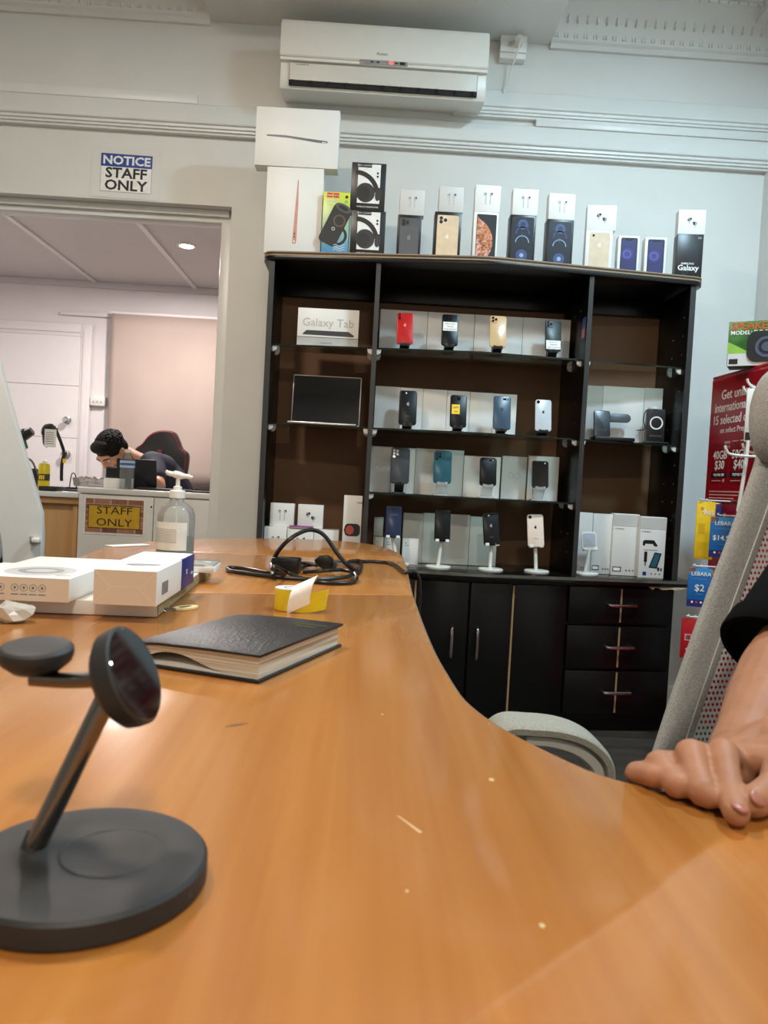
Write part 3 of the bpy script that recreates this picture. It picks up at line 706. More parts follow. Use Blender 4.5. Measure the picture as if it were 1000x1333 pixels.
# ------------------------------------------------------------------ goods on the shelves
def phone(label, pxc, pyt, pyb, Y, lean, roll, mbody, face='back', lens=2, group='display phones on the shelves', hgt=None, logo=None, note=None, wid=None, pad=None, extra=None, zb=None):
    p = at(pxc, pyb, Y); zt = at(pxc, pyt, Y).z
    h = (zt - p.z) / math.cos(lean) * 1.02; w_ = wid or h * .50
    t = thing('mobile_phone', label, 'phone', (p.x, Y, p.z), 0, group, rot=(-lean, roll, 0))
    mb = MB(); mb.rbox(w_, .008, h, w_ * .15, seg=5, edge=.0018); mb.build('body', mbody, t)
    f = -.004
    if lens == 1:
        mb = MB(); mb.disc(-w_ * .32, h * .92, .0065, .0065, f - .0015, f); mb.build('lens', glossblack, t)
        mb = MB(); mb.disc(-w_ * .12, h * .92, .003, .003, f - .0006, f, 12); mb.build('flash', white_ink, t)
    elif lens in (2, 3):
        mb = MB(); mb.rbox(w_ * .42, .0025, w_ * .42, w_ * .1, M.Translation((-w_ * .24, f - .0005, h * .97 - w_ * .42))); isl = mb.build('camera_island', mbody, t)
        for k, (dx, dz) in enumerate(((-.33, .10), (-.33, .30), (-.15, .20))[:lens]):
            mb = MB(); mb.disc(w_ * dx, h * .97 - w_ * dz, w_ * .075, w_ * .075, f - .004, f); mb.build('lens', glossblack, isl)
    elif lens == 4:
        for dx, dz in ((-.34, .08), (-.34, .17), (-.34, .26), (-.17, .10), (-.17, .19)):
            mb = MB(); mb.disc(w_ * dx, h * (1 - dz), w_ * .07, w_ * .07, f - .002, f, 16); mb.build('lens', glossblack, t)
    elif lens == 5:
        mb = MB(); mb.rbox(w_ * .20, .002, h * .10, .003, M.Translation((0, f, h * .84))); mb.build('camera_island', glossblack, t)
    elif lens == 6:
        mb = MB(); mb.rbox(w_ * .32, .002, h * .055, .003, M.Translation((w_ * .2, f, h * .88))); isl = mb.build('camera_island', glossblack, t)
        mb = MB(); mb.disc(w_ * .27, h * .907, .0022, .0022, f - .0016, f, 10); mb.build('flash', white_ink, isl)
    if face == 'screen':
        mb = MB(); mb.rbox(w_ * .92, .0006, h * .93, w_ * .12, M.Translation((0, f, h * .035))); mb.build('screen', screenm, t)
    if logo:
        mb = MB(); apple(mb, 0, h * (.60 if face == 'back' else .62), w_ * .095, f - .0005, f + .0002); mb.build('emblem', logo, t, False)
    if note:
        mm, u0, u1, v0, v1, lines = note
        mb = MB(); mb.box((u0 - .5) * w_, (u1 - .5) * w_, f - .0006, f, v0 * h, v1 * h); nn = mb.build('paper_label', mm, t, False)
        for k, (s_, v, sz) in enumerate(lines): text(nn, s_, (u0 + u1 - 1) / 2 * w_, v * h, sz, ink, f - .0008)
    if extra: text(t, extra[0], 0, h * extra[1], extra[2], extra[3], f - .0006)
    return t, w_, h, p
def black_stand(label, p, z, Y, m=None, name='phone_stand', grp='small black stands under the display phones', w_=.05):
    m = m or blackp
    t = thing(name, label, 'stand', (p.x, Y, z + .0006), 0, grp)
    hh = max(.016, p.z - z)
    mb = MB(); mb.box(-w_ / 2, w_ / 2, -.012, .05, 0, .005, .0015); mb.build('base', m, t)
    mb = MB(); mb.side([(.018, .004), (-.010, hh - .004), (-.020, hh - .004), (-.021, hh + .006), (-.017, hh + .006), (-.016, hh), (.006, hh), (.03, hh + .05), (.036, hh + .05), (.030, .004)], -w_ * .36, w_ * .36, edge=.001); mb.build('cradle', m, t)
    for s in (-1, 1):
        mb = MB(); mb.box(s * w_ * .26 - .006, s * w_ * .26 + .006, -.0225, -.0165, hh - .006, hh + .008, .0015); mb.build('hook', m, t)
    return t
labelp = mat('label_paper', (236, 234, 228), .5)
phred = phone_mat('phone_red', (186, 32, 30)); phblk = phone_mat('phone_black', (10, 11, 13)); phgold = phone_mat('phone_gold', (206, 172, 128), .2)
phgrn = phone_mat('phone_dark_green', (40, 50, 46)); phgrey = phone_mat('phone_graphite', (58, 60, 64), .3); phblue = phone_mat('phone_blue_grey', (62, 82, 100), .14)
phsil = phone_mat('phone_silver', (196, 202, 208), .2); phteal = phone_mat('phone_teal', (38, 84, 96), .08); phnavy = phone_mat('phone_navy', (38, 48, 74), .25)
phpale = phone_mat('phone_pale_gold', (232, 212, 196), .25); phdark = phone_mat('phone_charcoal', (20, 20, 22), .3)
LE = math.radians(12)
rows = [
 # label, pxc, pyt, pyb, kwargs, stand label
 ('red phone on the top glass shelf', 527, 407, 449, dict(mbody=phred, lens=2, logo=mat('emblem_pale_red', (226, 150, 140), .2), roll=-.03), 'black stand under the red phone'),
 ('black phone with a white paper label, second along the top glass shelf', 585, 409, 451, dict(mbody=phblk, lens=5, note=(labelp, .08, .93, .47, .75, (('iPhone X 64GB', .69, .006), ('1234 $349', .60, .006), ('GOOD CONDITION', .52, .0055)))), 'black stand under the white labelled black phone on the top shelf'),
 ('gold phone with three lenses, third along the top glass shelf', 648, 411, 453, dict(mbody=phgold, lens=3, logo=mat('emblem_gold', (226, 200, 160), .15)), 'black stand under the gold three lens phone'),
 ('dark green phone with a white label at its foot, on the top glass shelf', 720, 417, 458, dict(mbody=phgrn, lens=3, note=(labelp, .06, .95, .06, .34, (('iPhone 11 Pro', .28, .006), ('256GB $599', .20, .006), ('GOOD CONDITION', .11, .0055)))), 'black stand under the dark green phone'),
 ('black phone with a pale emblem at the left of the second glass shelf', 530, 511, 556, dict(mbody=phdark, lens=1, logo=mat('emblem_grey', (150, 152, 156), .2), extra=('iPhone', .25, .006, grey_ink)), 'black stand under the left phone of the second shelf'),
 ('black phone with a yellow price sticker on the second glass shelf', 596, 515, 557, dict(mbody=phblk, lens=5, note=(yellow, .10, .58, .40, .70, (('$299', .60, .010), ('64GB', .48, .007)))), 'black stand under the yellow stickered phone'),
 ('blue grey phone with a dark emblem on the second glass shelf', 653, 517, 561, dict(mbody=phblue, lens=6, logo=ink), 'black stand under the blue grey phone'),
 ('silver phone with a black emblem at the right of the second glass shelf', 707, 521, 562, dict(mbody=phsil, lens=1, logo=ink), 'black stand under the silver phone'),
 ('tall grey phone with five lenses on the third shelf', 520, 584, 630, dict(mbody=phgrey, lens=4, wid=.076), 'black stand under the tall grey five lens phone'),
 ('glossy teal phone reflecting light on the third shelf', 575.5, 588, 630, dict(mbody=phteal, lens=4, wid=.072), 'clear stand under the glossy teal phone'),
 ('dark phone with a slanted camera on the third shelf, third along', 635, 597, 633, dict(mbody=phblk, lens=6, wid=.068), 'clear stand under the third phone of the third shelf'),
 ('dark phone at the right end of the third shelf', 703, 601, 636, dict(mbody=phnavy, lens=6, wid=.068, face='screen'), 'clear stand under the phone at the right end of the third shelf'),
]
acry = clear('clear_acrylic', (236, 240, 240), 1.0, .35)
for i, (lab, pxc, pyt, pyb, kw, slab_) in enumerate(rows):
    z = (SH1, SH2, SH3)[i // 4]; kw.setdefault('roll', 0)
    x = at(pxc, pyb, 3.1).x; Y = bow(x) + .095
    t, w_, h, p = phone(lab, pxc, pyt, pyb, Y, LE, group='display phones on the glass shelves', **kw)
    zmin = z + .018
    if p.z < zmin: t.location.z = zmin; p.z = zmin
    t.location.z += .0018
    cl = i in (9, 10, 11)
    black_stand(slab_, p, z, Y + .012, acry if cl else None, grp=('clear stands' if cl else 'small black stands') + ' under the display phones', w_=.06 if cl else .052)
# counter row on white pillar stands
def pillar_stand(label, px, pyb_base, px_top, py_top, Y, tilt, empty=False):
    zt = at(px_top, py_top, Y).z; xb = at(px, pyb_base, Y).x; xt = at(px_top, py_top, Y).x
    t = thing('pillar_stand', label, 'stand', (xb, Y, CTZ + .0006), 0, 'white round based phone stands on the counter')
    mb = MB(); mb.lathe([(0, 0), (.048, 0), (.050, .003), (.050, .009), (.046, .012), (0, .013)], 32); mb.build('base', plas, t)
    hz = zt - CTZ
    mb = MB(); mb.cyl((0, .012, .011), (xt - xb, .012, hz), .0075, 14); mb.build('pole', plas, t)
    T = M.Translation((xt - xb, .002, hz)) @ M.Rotation(-LE, 4, 'X') @ M.Rotation(tilt, 4, 'Y')
    mb = MB(T); mb.rbox(.062, .006, .075, .012, M.Translation((0, .008, .0)), edge=.0015); mb.build('cradle', plas, t)
    for s in (-1, 1):
        mb = MB(T); mb.box(s * .020 - .008, s * .020 + .008, -.013, .008, -.004, .001, .0015); mb.box(s * .020 - .008, s * .020 + .008, -.014, -.010, -.004, .008, .0015); mb.build('hook', plas, t)
    if empty:
        mb = MB(T); mb.rbox(.052, .002, .056, .008, M.Translation((0, .0045, .012)), edge=.0005); mb.build('rubber_pad', mat('pale_grey_rubber', (176, 180, 188), .4), t)
    return t
crow = [
 ('navy phone on a white pillar stand at the left of the counter row', 511.5, 660, 700, 0, dict(mbody=phnavy, lens=5, extra=('SAMSUNG', .72, .007, grey_ink)), 'white pillar stand under the navy phone', 517, 726),
 ('black phone with a glare streak on a pillar stand, second in counter row', 575.5, 665, 705, 0, dict(mbody=phblk, lens=5), 'white pillar stand under the second phone of the counter row', 571, 729),
 ('black phone with an emblem tilted on a pillar stand, third in counter row', 640.5, 669, 710, -.07, dict(mbody=phdark, lens=1, logo=mat('emblem_grey', (150, 152, 156), .2), extra=('iPhone', .25, .006, grey_ink)), 'white pillar stand under the tilted black phone', 639, 734),
 ('pale gold phone on a white pillar stand at the right of the counter row', 698, 671, 712, -.05, dict(mbody=phpale, lens=1, logo=ink, extra=('iPhone', .25, .006, grey_ink)), 'white pillar stand under the pale gold phone', 699, 738),
]
for lab, pxc, pyt, pyb, tl, kw, slab_, bx, by in crow:
    x = at(pxc, pyb, 3.1).x; Y = bow(x) + .07
    t, w_, h, p = phone(lab, pxc, pyt, pyb, Y - .008, LE, tl, group='display phones on white pillar stands', **kw)
    pillar_stand(slab_, bx, by, pxc, pyb, Y, tl)
pillar_stand('white pillar stand holding no phone, right of the counter row', 763, 742, 768.5, 716, bow(.87) + .06, -.05, True)
# white backing cartons behind the phones
def backing(name, label, px0, px1, pyt, Y, zb, dep, m, grp): return Box(name, label, 'box', px0 + .15, px1 - .15, pyt, Y, zb, dep, m, grp, bev=.0008)
words = ['far left', 'centre left', 'centre right', 'far right']
for k, (a, b_) in enumerate(((494, 556), (556, 617), (617, 680), (680, 742))):
    B = backing('tablet_carton', ['white backing carton behind the red phone', 'white backing carton behind the black phone with a white label', 'white backing carton behind the gold three lens phone', 'white backing carton behind the dark green phone'][k], a, b_, 404 + k * 3.6, 3.20, SH1, .022, card2, 'white cartons backing the top shelf')
for k, (a, b_) in enumerate(((487.5, 520), (520, 550), (550, 581), (581, 611), (611, 642), (642, 672))):
    backing('slim_carton', ['grey white carton at the left end of the second shelf backing row', 'white carton right behind the black emblem phone on the second shelf', 'white carton between two black phones on the second shelf', 'white carton behind the yellow stickered phone', 'white carton right of the yellow stickered phone', 'white carton behind the blue grey phone, right end of its row'][k], a, b_, 503 + k * 2.0, 3.195 if k else 3.18, SH2, .024, card2 if k == 0 else card, 'white slim cartons backing the second shelf')
for k, (a, b_, pt, inf) in enumerate(((482, 509, 581, 1), (509, 540, 583, 0), (540, 603, 585, 2), (603, 651, 594, 0), (653, 685, 594, 1), (687, 727, 594, 0))):
    B = backing('watch_carton', ['white carton with twin ring emblem at the left end of the third shelf', 'plain white carton behind the tall grey phone', 'broad white carton with faint rings behind the teal phone', 'white carton behind the third phone of the third shelf', 'white carton with twin ring emblem between the last two phones of the third shelf', 'white carton behind the last phone of the third shelf'][k], a, b_, pt, 3.19, SH3, .026, card2 if k % 2 == 0 else card, 'white cartons backing the third shelf')
    if inf:
        u = .5 if inf == 1 else .3; dx = .014 / B.w
        B.ring(u - dx, .55, .009, .0125, greyc, 2); B.ring(u + dx, .55, .009, .0125, greyc, 2)
for k, (a, b_, pt) in enumerate(((524, 550, 668), (550, 611, 669), (611, 647, 673))):
    backing('flat_carton', ['white carton behind the navy phone on the counter', 'broad white carton behind the second phone of the counter row', 'white carton behind the tilted black phone on the counter'][k], a, b_, pt, 3.24, CTZ, .03, card, 'white cartons backing the counter row')
small = [(487.5, 498, 699, 3.12, .02, 'small pale carton at the left end of the counter row, in front'), (499, 520, 700, 3.16, .03, 'small pale carton behind the navy phone pillar stand'), (523, 544, 701, 3.13, .03, 'small leaning pale carton right of the navy phone pillar stand')]
for a, b_, pt, Y, d, lab in small:
    B = Box('small_carton', lab, 'box', a, b_, pt, Y, CTZ, d, card, 'small pale cartons on the counter'); B.disc(.2, .82, .002, ink); B.rect(.15, .4, .72, .74, grey_ink)
B = Box('small_carton', 'small grey carton standing tall behind the left counter cartons', 'box', 486, 498, 673, 3.26, CTZ, .03, card2, 'small pale cartons on the counter')
B.rect(.0, 1, .55, .57, grey_ink)
# tablet carton and laptop on the left shelves
B = Box('tablet_carton', 'white tablet carton with pale lettering on the upper left glass shelf', 'box', 387, 467, 402, 3.125, SH1, .035, card, None, rz=-.03)
B.rect(0, 1, 0, .25, mat('pale_silver_card', (178, 176, 172), .35), 1, 'lower_band'); B.rect(0, 1, .25, .262, ink, 2)
B.text('Galaxy Tab', .50, .63, .046, greyc, 1, sx=1.0)
B.poly([(.09, .335), (.15, .43), (.84, .43), (.93, .335), (.92, .30), (.09, .315)], mat('tablet_picture', (52, 54, 58), .4), 2); B.text('SAMSUNG', .48, .11, .010, grey_ink, 2)
p0 = at(421, 546, 3.13)
lt = thing('laptop', 'silver laptop with a dark screen open on the lower left glass shelf', 'laptop', (p0.x, 3.14, SH2), -.03)
mb = MB(); mb.box(-.138, .138, -.075, .085, .001, .010, .003); mb.build('base', silver, lt)
mb = MB(); mb.box(-.115, .115, -.02, .06, .0095, .0106); mb.build('keyboard', blackp, lt, False)
T = M.Translation((0, .085, .009)) @ M.Rotation(-.10, 4, 'X')
sw = at(471, 520, 3.22).x - at(381, 520, 3.22).x; shh = at(425, 491, 3.22).z - SH2
mb = MB(); mb.rbox(sw, .005, shh, .006, T, edge=.001); sc_ = mb.build('screen_lid', silver, lt)
mb = MB(); mb.rbox(sw - .008, .001, shh - .010, .004, T @ M.Translation((0, -.0027, .006))); mb.build('screen', screenm, sc_)
# boxes at the bottom of the left compartment
for k, (a, b_, lab) in enumerate(((343, 372, 'left white carton of the bottom row behind the desk end'), (373, 407, 'middle white carton of the bottom row behind the desk end'), (407.5, 440, 'right white carton of the bottom row behind the desk end'))):
    B = Box('earbud_carton', lab, 'box', a, b_, 686 + k * 2, 3.12, CTZ, .10, card, 'white earbud cartons at the foot of the left compartment'); B.h and buds(B, 1)
    if k == 0: hb0 = B
    if k == 1: hb1 = B
for a, b_, pt, hb, lab, kd in ((351, 382, 655, hb0, 'upper white earbud carton nearest the left side panel', 1), (387, 420, 657, hb1, 'upper white earbud carton beside the pink edged pack', 2)):
    B = Box('earbud_carton', lab, 'box', a, b_, pt, 3.15, CTZ + hb.h + .0008, .045, card, 'white earbud cartons at the foot of the left compartment'); buds(B, kd)
pp = at(392, 687, 3.118)
pk = thing('purple_pack', 'thin purple pack lying on the bottom row of white cartons', 'pack', (pp.x, 3.131, CTZ + hb1.h + .0012)); mb = MB(); mb.box(-.048, .048, -.015, .015, 0, .010, .001); mb.build('sleeve', mat('purple_card', (140, 70, 130), .4), pk)
mb = MB(); mb.box(-.048, .048, -.0154, -.0148, .002, .004); mb.build('pale_stripe', card2, pk, False)
B = Box('watch_carton', 'tall white carton picturing a smart watch near left divider', 'box', 447, 471, 645, 3.08, CTZ, .03, card, None, rz=-.05)
B.poly([(.05, .0), (.95, .0), (.95, .28), (.05, .02)], card2, 1)
B.poly([(.05, .02), (.80, .0), (.05, .28)], card2, 1)
mb = MB(); mb.rbox(.062, .002, .050, .016, M.Translation((.002, B.f, B.h * .40))); mb.build('watch_picture', cupm, B.t); mb = MB(); mb.disc(-.008, B.h * .40 + .024, .017, .019, B.y(5), B.f); mb.build('dial_picture', mat('dial_red', (190, 84, 72), .4), B.t, False)
mb = MB(); mb.ring(-.008, B.h * .40 + .024, .019, .023, B.y(5), B.f); mb.build('bezel_picture', ink, B.t, False); B.text('Smart Watch', .52, .08, .008, grey_ink); B.text('amazfit', .9, .9, .009, ink, T=M.Identity(4))
# right compartment: backing cartons, chargers, accessory cartons
for k, (a, b_) in enumerate(((761, 784), (784, 838), (838, 862))):
    backing('tablet_carton', ['white carton at the left behind the folding charger', 'white carton between the two chargers', 'white carton at the right behind the ring charger'][k], a, b_, 502 + k * 1.6, 3.20, SH2, .022, card2 if k != 1 else card, 'white cartons backing the right shelf')
p = at(796, 575, 3.115)
fc = thing('folding_charger', 'black charging stand with a wing pad on the right glass shelf', 'charger', (p.x, 3.115, SH2 + .0006), 0)
mb = MB(); mb.box(-.082, .082, -.045, .03, 0, .016, .004); mb.build('base', blackp, fc)
mb = MB(); mb.rbox(.066, .012, .112, .008, M.Translation((-.040, .0, .016)) @ M.Rotation(-.22, 4, 'X'), edge=.002); mb.build('phone_plate', mat('blue_black', (30, 38, 46), .3), fc)
mb = MB(); mb.rbox(.10, .010, .036, .0179, M.Translation((.035, .030, .083)) @ M.Rotation(-.2, 4, 'X'), seg=6, edge=.002); mb.build('wing_pad', mat('slate_plastic', (74, 82, 88), .4), fc)
text(fc, 'ZYDON', -.042, .045, .010, grey_ink, .0)
p = at(852, 575, 3.12)
rc = thing('ring_charger', 'black block charger with a white ring beside the folding charger', 'charger', (p.x, 3.125, SH2 + .0006), -.06)
hh = at(852, 533, 3.12).z - SH2
mb = MB(); mb.rbox(.072, .032, hh - .008, .006, M.Translation((0, 0, .008)), edge=.002); mb.build('body', blackp, rc)
mb = MB(); mb.box(-.05, .05, -.035, .03, 0, .008, .002); mb.build('base', blackp, rc)
mb = MB(); mb.ring(0, hh * .60, .0215, .0265, -.0175, -.015, 36); mb.build('ring', white_ink, rc)
mb = MB(); mb.lathe([(0, 0), (.02, 0), (.02, .008), (.017, .010), (0, .010)], 24, M.Translation((-.008, 0, hh))); mb.build('watch_puck', plas, rc)
mb = MB(); mb.tube([(-.02, .0, hh + .004), (-.042, 0, hh - .01), (-.048, -.003, hh - .05), (-.04, -.004, .06), (-.075, -.006, .052)], .0022, 8); mb.build('cable', blackp, rc)
text(rc, 'BONACTOU', 0, .032, .0085, grey_ink, -.0164)
def acc(label, a, b_, pt, Y, d, flap):
    B = Box('accessory_carton', label, 'box', a, b_, pt, Y, CTZ, d, card, 'white accessory cartons in the lower right compartment', rz=-.05)
    if flap: B.rect(0, 1, .80, .985, card2, 2, 'tuck_flap'); B.text('OTTERBOX', .25, .755, .007, grey_ink, 1)
    B.rect(.06, .40, .06, .14, ink, 1, 'barcode_label'); B.rect(.09, .36, .075, .125, white_ink, 2, 'barcode_label')
    for k in range(3): B.disc(.60 + .13 * k, .085, .004, grey_ink, 1, 'symbol')
    return B
acc('plain white carton behind the empty pillar stand', 743, 771, 667, 3.16, .05, False)
acc('plain white carton second from left in lower right compartment', 772, 798, 669, 3.15, .05, False)
acc('white tuck top carton between plain carton and phone mount carton', 798.5, 831.5, 669, 3.13, .055, True)
B = Box('accessory_carton', 'white phone mount carton with a black hanger at the right', 'box', 834, 867, 673, 3.085, CTZ, .06, card, 'white accessory cartons in the lower right compartment', rz=-.05)
B.rect(0, 1, .80, .985, card2, 2, 'tuck_flap'); B.text('OTTERBOX', .22, .755, .007, grey_ink, 1)
B.poly([(.12, .53), (.12, .60), (.20, .62), (.55, .62), (.62, .58), (.70, .54), (.68, .52), (.56, .525), (.52, .56), (.22, .56), (.2, .525)], ink, 2, 'hanger_picture')
B.text('Magnetic Phone Mount', .45, .46, .006, grey_ink)
B.poly([(.40, .17), (.72, .16), (.88, .41), (.60, .425)], mat('phone_picture_dark', (20, 24, 30), .3), 2, 'phone_picture'); B.poly([(.46, .19), (.68, .18), (.82, .395), (.62, .405)], mat('phone_picture_teal', (44, 96, 110), .3), 3, 'screen_picture')
B.rect(.20, .32, .26, .43, ink, 2, 'mount_picture', .003); B.rect(.24, .28, .2, .28, ink, 2, 'mount_picture'); B.rect(.74, .82, .12, .18, ink, 1, 'part_picture'); B.rect(.86, .92, .12, .17, ink, 1, 'part_picture')
B.rect(.18, .32, .04, .10, navy, 2, 'badge')
for k in range(3): B.disc(.52 + .16 * k, .07, .0035, grey_ink, 1, 'symbol')
# ------------------------------------------------------------------ desk: three tops in a row with a waved edge
TZ = .74
deskw = wood('orange_beech_laminate', (185, 123, 60), (167, 104, 45), 'Y', .23, .25)
edgem = mat('grey_edge_band', (96, 92, 88), .4)
right = [(.95, .415)] + [tuple(onz(px, py, .74)[:2]) for px, py in ((1150, 1068), (1040, 1056), (960, 1045), (890, 1034), (820, 1019), (764.5, 1001.5), (688, 965.5), (650, 945), (620, 924), (600, 905))] + [(.105, .86), (.101, .98), (.101, 1.19), (.104, 1.42)]
SEAM1 = lambda x: 1.395 + (x + .24) * .28       # first joint, running slightly away to the right
def top(label, pts, nm='desk', legs=()):
    cx = sum(p[0] for p in pts) / len(pts); cy = sum(p[1] for p in pts) / len(pts)
    t = thing(nm, label, 'desk', (cx, cy, 0))
    mb = MB(); mb.slab(pts, TZ - .025, TZ, edge=.0015); mb.build('desk_top', deskw, t, world=True)
    return t
def band(t, pts):
    # grey band glued along the visible edge
    mb = MB(); P = [V((p[0], p[1], 0)) for p in pts]; n = len(P); a = []; 
    for i, p in enumerate(P):
        d = (P[min(i + 1, n - 1)] - P[max(i - 1, 0)]).normalized(); o_ = V((d.y, -d.x, 0)) * .0012
        a.append([mb.bm.verts.new((q.x, q.y, z)) for q, z in ((p, TZ - .024), (p + o_, TZ - .024), (p + o_, TZ - .0012), (p, TZ - .0012))])
    for u, v in zip(a, a[1:]):
        for k in range(4): mb.bm.faces.new((u[k], u[(k + 1) % 4], v[(k + 1) % 4], v[k]))
    bmesh.ops.recalc_face_normals(mb.bm, faces=mb.bm.faces[:]); mb.build('edge_band', edgem, t, world=True)
g = .0008
rs = [(p.x, p.y) for p in smooth([(x, y, 0) for x, y in right], 3)]
ys = SEAM1(.104)
d1 = top('long near desk with a waved right edge in orange wood', rs + [(.104, ys - g), (-.62, SEAM1(-.62) - g), (-.62, -.35), (.95, -.35)])
band(d1, rs + [(.104, ys - g)])
for x, y in ((-.50, -.22), (.72, -.22), (-.52, 1.0), (.80, .30)):
    mb = MB(); mb.cyl((x, y, .012), (x, y, TZ - .026), .03, 20); mb.cyl((x, y, 0), (x, y, .012), .036, 20); mb.build('leg', mat('grey_steel', (120, 120, 122), .35, .6), d1, world=True)
d2r = [(.104, ys + g), (.112, 1.75), (.122, 2.05), (.122, 2.135)]
d2 = top('middle orange wooden desk top beneath the coiled cable', [(.104, ys + g), (.112, 1.75), (.122, 2.05), (.122, 2.16 - g), (-.70, 2.10 - g), (-.62, SEAM1(-.62) + g)])
band(d2, [(.104, ys + g), (.112, 1.75), (.122, 2.05), (.122, 2.16 - g)])
for x, y in ((-.55, 1.25), (-.56, 1.95), (.02, 1.95)):
    mb = MB(); mb.cyl((x, y, .0), (x, y, TZ - .026), .03, 20); mb.build('leg', MATS['grey_steel'], d2, world=True)
e3 = [(.122, 2.16 + g), (.124, 2.30), (.116, 2.44), (.092, 2.57), (.055, 2.68), (.0, 2.765), (-.07, 2.805), (-.16, 2.812), (-.27, 2.785), (-.40, 2.71), (-.51, 2.61), (-.60, 2.49), (-.67, 2.33), (-.70, 2.10 + g)]
e3 = [(p.x, p.y) for p in smooth([(x, y, 0) for x, y in e3], 3)]
d3 = top('far rounded end of the orange desk in front of the cabinet', e3); band(d3, e3)
mb = MB(); mb.cyl((-.25, 2.40, .02), (-.25, 2.40, TZ - .026), .04, 24); mb.cyl((-.25, 2.40, 0), (-.25, 2.40, .02), .2, 32); mb.build('pedestal', MATS['grey_steel'], d3, world=True)
for dsk, P0, P1 in ((d2, (-.615, SEAM1(-.615) + .0012), (.104, ys + .0012)),):
    mb = MB(); mb.slab([P0, P1, (P1[0], P1[1] + .0016), (P0[0], P0[1] + .0016)], TZ - .001, TZ + .00015); mb.build('worn_joint_edge', mat('pale_joint', (222, 178, 128), .5), dsk, False, world=True)
# scratches and scuffs: pale score lines in the lacquer
sc = mat('pale_scratch', (206, 172, 128), .5); scd = mat('dark_scuff', (96, 60, 30), .5)
mb = MB()
for a, b_ in (((518, 1062), (548, 1084)), ((395, 818), (402, 1)),) [:1]:
    p, q = onz(*a, TZ), onz(*b_, TZ); d = (q - p).normalized(); n_ = V((-d.y, d.x, 0)) * .0012
    mb.slab([(p - n_ * .4)[:2], (q - n_)[:2], (q + n_)[:2], (p + n_ * .4)[:2]], TZ, TZ + .00015)
mb.build('scratch', sc, d1, False, world=True)
mb = MB()
p = onz(307, 945, TZ); mb.slab([(p.x - .008, p.y - .004), (p.x, p.y - .001), (p.x + .009, p.y + .008), (p.x + .002, p.y + .006), (p.x - .004, p.y + .003)], TZ, TZ + .00015); mb.build('scuff', scd, d1, False, world=True)
mb = MB()
for px, py, r in ((640, 1015, .0022), (706, 1205, .0016), (372, 812, .0018), (498, 930, .0012), (530, 1160, .001)):
    p = onz(px, py, TZ); mb.slab([(p.x + r * math.cos(k), p.y + 1.5 * r * math.sin(k)) for k in (0, 1, 2, 3, 4, 5)], TZ, TZ + .00012)
stuff(mb.build('chips', sc, d1, False, world=True))

# ------------------------------------------------------------------ three part charging stand in the foreground
bc = onz(112, 1117, TZ + .013); BR = (onz(272, 1100, TZ + .013) - bc).length * .985
cs = thing('charging_stand', 'black charging stand with round base, chrome arm and two charging discs on the near desk', 'charger', (bc.x, bc.y, TZ + .0004))
mb = MB(); mb.lathe([(0, 0), (BR - .002, 0), (BR, .0015), (BR, .0115), (BR - .0018, .0135), (BR - .004, .0137), (.030, .0137), (.0295, .0134), (0, .0134)], 72, M.Identity(4)); mb.build('base', softblack, cs)
mb = MB(); mb.lathe([(.0245, -.0002), (.0250, .0002), (.0262, .0002), (.0267, -.0002), (.0245, -.0002)], 48, M.Translation((.012, .006, .0137))); mb.build('charging_pad_ring', mat('soft_black_pad', (44, 44, 45), .6), cs)
mb = MB(); p = onz(268, 1131, TZ + .006); mb.box(-.006, .006, -.0006, .0006, .005, .0075, T=M.Rotation(-.42, 4, 'Z') @ M.Translation((BR * .985, -.0, 0)) @ M.Rotation(PI / 2, 4, 'Z')); mb.build('rim_mark', grey_ink, cs, False)
Ys = .412
s0 = onz(42, 1104, TZ + .013); s1 = at(133, 905, .432)
dkc = mat('dark_chrome', (122, 116, 110), .12, 1)
pc = at(177, 877, .405)                     # phone disc centre
nw = XC * 0; rc_ = V((-.323, .21, 1)).normalized(); e_ = V((.937, -.349, 0)); e_ = (e_ - rc_ * e_.dot(rc_)).normalized(); nc = e_ * .905 - rc_ * .425
nW = V((XC.dot(nc), YC.dot(nc), ZC.dot(nc))).normalized()
mb = MB(); mb.cone(s0 - V((0, 0, .002)), pc - nW * .013 + V((-.003, .001, -.007)), .0058, .0058, 24); mb.build('stem', dkc, cs, world=True)
mb = MB(); mb.cone(s0 - V((0, 0, .002)), s0 + (s1 - s0).normalized() * .008, .0066, .0062, 24); mb.build('stem_collar', softblack, cs, world=True)
Tn = M.Translation(pc) @ nW.to_track_quat('Z', 'Y').to_matrix().to_4x4()
Rp = .0268
mb = MB(Tn); mb.lathe([(0, -.014), (Rp * .80, -.014), (Rp * .97, -.010), (Rp, -.006), (Rp, -.001), (Rp - .0012, .0), (0, .0)], 56); mb.build('phone_disc', softblack, cs, world=True)
mb = MB(Tn); mb.lathe([(0, -.0002), (Rp - .0014, -.0002), (Rp - .002, .0008), (0, .001)], 56); mb.build('glossy_face', glossblack, cs, world=True)
wp = at(47, 846, .425)
mb = MB(M.Translation(wp) @ M.Rotation(.10, 4, 'X')); mb.lathe([(0, -.011), (.013, -.011), (.0185, -.006), (.0198, -.002), (.0195, .001), (.018, .0025), (.0165, .0030), (0, .0026)], 48); mb.build('watch_disc', softblack, cs, world=True)
a0 = wp + V((.002, -.003, -.0150)); a1 = pc - nW * .013 + V((-.002, .0, .0015))
mb = MB(); mb.tube([a0, a0.lerp(a1, .5) + V((0, 0, -.001)), a1], .004, 12, 4, flat=(.0065, .0036, V((0, 0, 1)))); mb.build('arm', dkc, cs, world=True)

